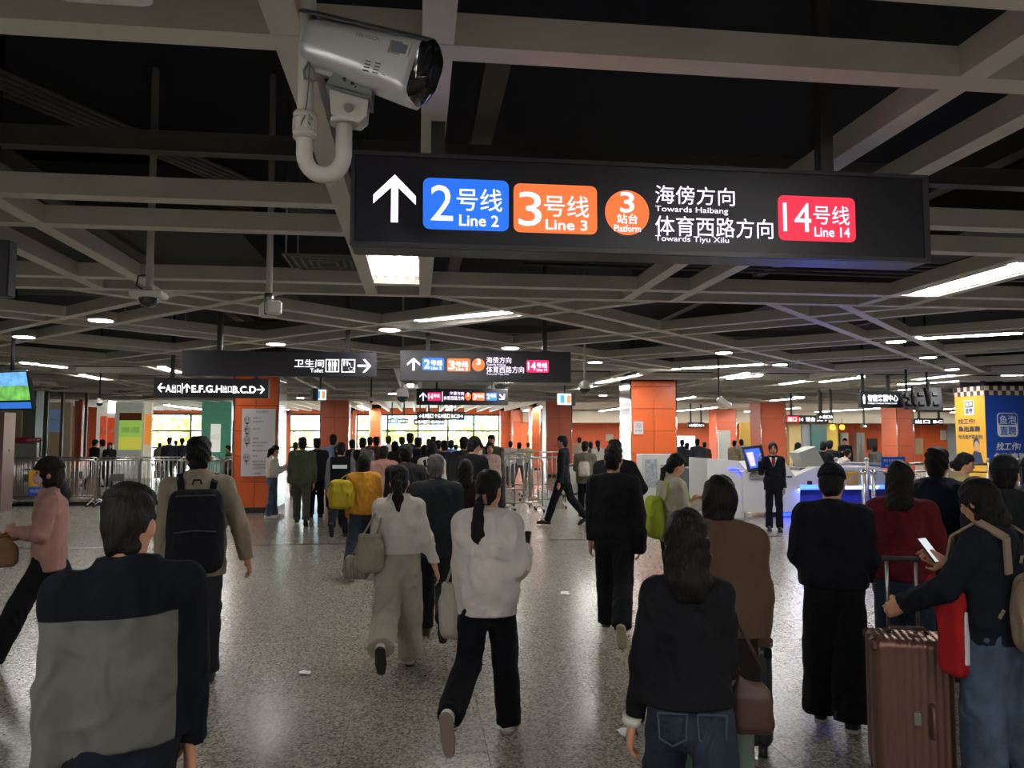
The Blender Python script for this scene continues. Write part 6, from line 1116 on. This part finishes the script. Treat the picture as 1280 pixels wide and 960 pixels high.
# ------------------------------------------------------------------ the crowd farther back
CR = [  # px, ytop, d, phi, top, trousers, hair, label
 (397, 548, 16.5, -10, '#1b1d22', '#17181c', 'short', 'person in black jacket just right of the olive jacket man'),
 (417, 542, 17.5, 5, '#7f93ad', '#23262e', 'short', 'man in light blue shirt above the black vest'),
 (423, 556, 14.2, 0, '#1f2023', '#1c1c20', 'pony', 'woman in dark coat just left of the black vest'),
 (441, 550, 19, -15, '#3a3230', '#222226', 'short', 'small dark figure with bun above the black vest'),
 (454, 546, 17, 5, '#83838a', '#26272c', 'short', 'person in light grey hoodie above the mustard jacket'),
 (463, 545, 21, 0, '#5a3d33', '#26272c', 'short', 'person in brown top, left of two brown heads'),
 (471, 546, 18.5, 0, '#6a5044', '#26272c', 'short', 'person in fawn coat, right of two brown heads'),
 (486, 544, 22, 0, '#a9a49c', '#26272c', 'short', 'small person in pale top over the pink hood'),
 (494, 550, 18, 10, '#2e2b2c', '#26272c', 'bob', 'person in charcoal coat right of the pink hood'),
 (503, 546, 21, 0, '#332f30', '#26272c', 'short', 'narrow dark person left of the tallest far head'),
 (513, 540, 18, 0, '#2a2d33', '#26272c', 'short', 'tall far man in slate jacket, highest head of the crowd'),
 (523, 545, 16.5, 5, '#22242a', '#1b1c20', 'short', 'man in navy parka right of the tallest far head'),
 (531, 556, 15.5, 0, '#1a1b20', '#1b1c20', 'bob', 'woman in black behind the grey-haired man'),
 (542, 544, 23, 0, '#8a8c90', '#26272c', 'short', 'small person in grey seen over the black backpack straps'),
 (548, 549, 18, 8, '#6a5a50', '#26272c', 'short', 'person in tan coat right of the black backpack straps'),
 (556, 551, 16, -8, '#2b2e36', '#26272c', 'short', 'person in dark coat left of the light blue shirt'),
 (564, 549, 20, 10, '#5a7ab0', '#3a4050', 'short', 'man in bright blue shirt in the middle of the crowd'),
 (570, 555, 24, 0, '#b5b0a8', '#44464c', 'short', 'far person in white before the bright windows'),
 (580, 547, 14.5, 15, '#3a3a38', '#26272c', 'short', 'person in dark grey cap left of the black coat man'),
 (601, 552, 22, 180, '#b9aaa0', '#44464c', 'bob', 'far woman in pale top facing the viewer behind the fences'),
 (612, 551, 15, 170, '#b59a92', '#6a6460', 'bob', 'woman in pale pink facing the viewer at the fences'),
 (622, 544, 17.5, -160, '#5d6256', '#33343a', 'short', 'man in grey green jacket leaning at the fences'),
 (638, 551, 26, 0, '#c5c2bc', '#5a5c60', 'short', 'far person in white, left of a pair by the orange columns'),
 (649, 552, 27, 20, '#b0aca4', '#5a5c60', 'bob', 'far person in cream, right of a pair by the orange columns'),
 (660, 556, 30, 0, '#d0b890', '#5a5c60', 'short', 'tiny far person in yellowish top behind the fences'),
 (724, 546, 30, 0, '#c8bca4', '#44464c', 'short', 'tiny far person in cream left of the grey-brown jacket'),
 (738, 551, 27, 0, '#55585c', '#44464c', 'bob', 'tiny far dark-haired person right of the grey-brown jacket'),
 (747, 551, 24, -10, '#b5b2a8', '#3a3b40', 'pony', 'far woman in pale top beside the broad black jacket'),
 (852, 549, 27, 0, '#3b3f4a', '#2a2b30', 'short', 'far figure in slate coat at the bright shop opening'),
 (858, 553, 25, 10, '#2e3038', '#2a2b30', 'short', 'far figure in dark coat right of the bright opening'),
 (871, 549, 25, 0, '#3c414c', '#2a2b30', 'short', 'far man in blue-grey suit left of the fare gates'),
 (880, 552, 28, 0, '#6a4f48', '#2a2b30', 'short', 'far person in reddish brown top left of the fare gates'),
 (917, 550, 27, 20, '#a09078', '#2a2b30', 'short', 'far person in tan jacket, left of a pair at the dark column'),
 (926, 549, 29, -20, '#8f8d88', '#2a2b30', 'bob', 'far person in grey, right of a pair at the dark column'),
 (996, 552, 22, 80, '#1a1b20', '#1a1b20', 'long', 'woman in black facing right behind the counter'),
 (1028, 551, 18, 30, '#17181c', '#17181c', 'bun', 'person in black with bun and earphones behind the counter'),
 (1036, 551, 19.5, 10, '#1c1d22', '#17181c', 'short', 'second dark person close behind the one with earphones'),
 (1043, 561, 18.2, 55, '#b8a8a4', '#2a2b30', 'short', 'man in pale shirt bending at the counter'),
 (1055, 547, 28, 180, '#22262a', '#22262a', 'short', 'man in black jacket standing before the elevators'),
 (1092, 556, 24, 0, '#5d6058', '#2a2b30', 'bob', 'person in grey green coat by the orange back wall'),
 (120, 549, 25, 60, '#1c1e24', '#2a2b30', 'short', 'man in black cap holding a phone behind the left barriers'),
 (130, 549, 25.5, -40, '#c9c2b8', '#55565a', 'short', 'person in white coat beside the black cap man'),
 (139, 553, 25, 180, '#1c1c20', '#2a2b30', 'long', 'woman with long black hair before the green poster'),
 (201, 553, 30, 0, '#8f8570', '#55565a', 'short', 'far person in khaki before the left window'),
 (213, 546, 26, 5, '#22252e', '#2a2b30', 'short', 'man in navy jacket, left of a pair before the left window'),
 (229, 548, 26.5, -5, '#262a34', '#2a2b30', 'short', 'person in dark jacket, right of a pair before the left window'),
 (221, 550, 34, 0, '#d0d0cc', '#6a6b70', 'short', 'tiny far person in white between the navy pair'),
 (287, 556, 24, -90, '#5a4a40', '#2a2b30', 'short', 'person in brown half hidden by the orange column'),
 (370, 553, 22, 10, '#b08f80', '#55565a', 'pony', 'far woman in pink and yellow left of the olive jacket man'),
 (447, 560, 15.5, 10, '#54423a', '#26272c', 'bob', 'person in dull brown right of the black vest'),
 (536, 548, 25, 0, '#3b4656', '#26272c', 'short', 'tiny far person in dark blue beneath the window signs'),
 (589, 550, 28, 0, '#a8a6a0', '#44464c', 'short', 'tiny far person in grey before the bright window edge')]
for i, (px, yt, d, phi, a, b, hr, lab) in enumerate(CR):
    J = person(lab, px, yt, d, phi, top=a, pants=b, hair=hr, legs=('stand', 'walkL', 'walkR')[i % 3], arms=(('hang', 'hang'), ('phone', 'hang'), ('hang', 'phone'), ('fold', 'fold'))[i % 4], boxy=1.0, th=.03, fem=hr != 'short', lean=.5 if 'bending' in lab or 'leaning' in lab else 0, face=abs(phi) > 150, group='people farther back in the hall')
    if 'cap' in lab.split(' '): headgear(J, '#222222')
import re
for o in D.objects:
    if o.get('label'): o['label'] = re.sub(r'\b(woman|man)\b', 'person', o['label'])
print('PEOPLE', NP, 'BEAMS', nb, 'TRIS', sum(len(p.polygons) * 2 for p in D.meshes if p.users))
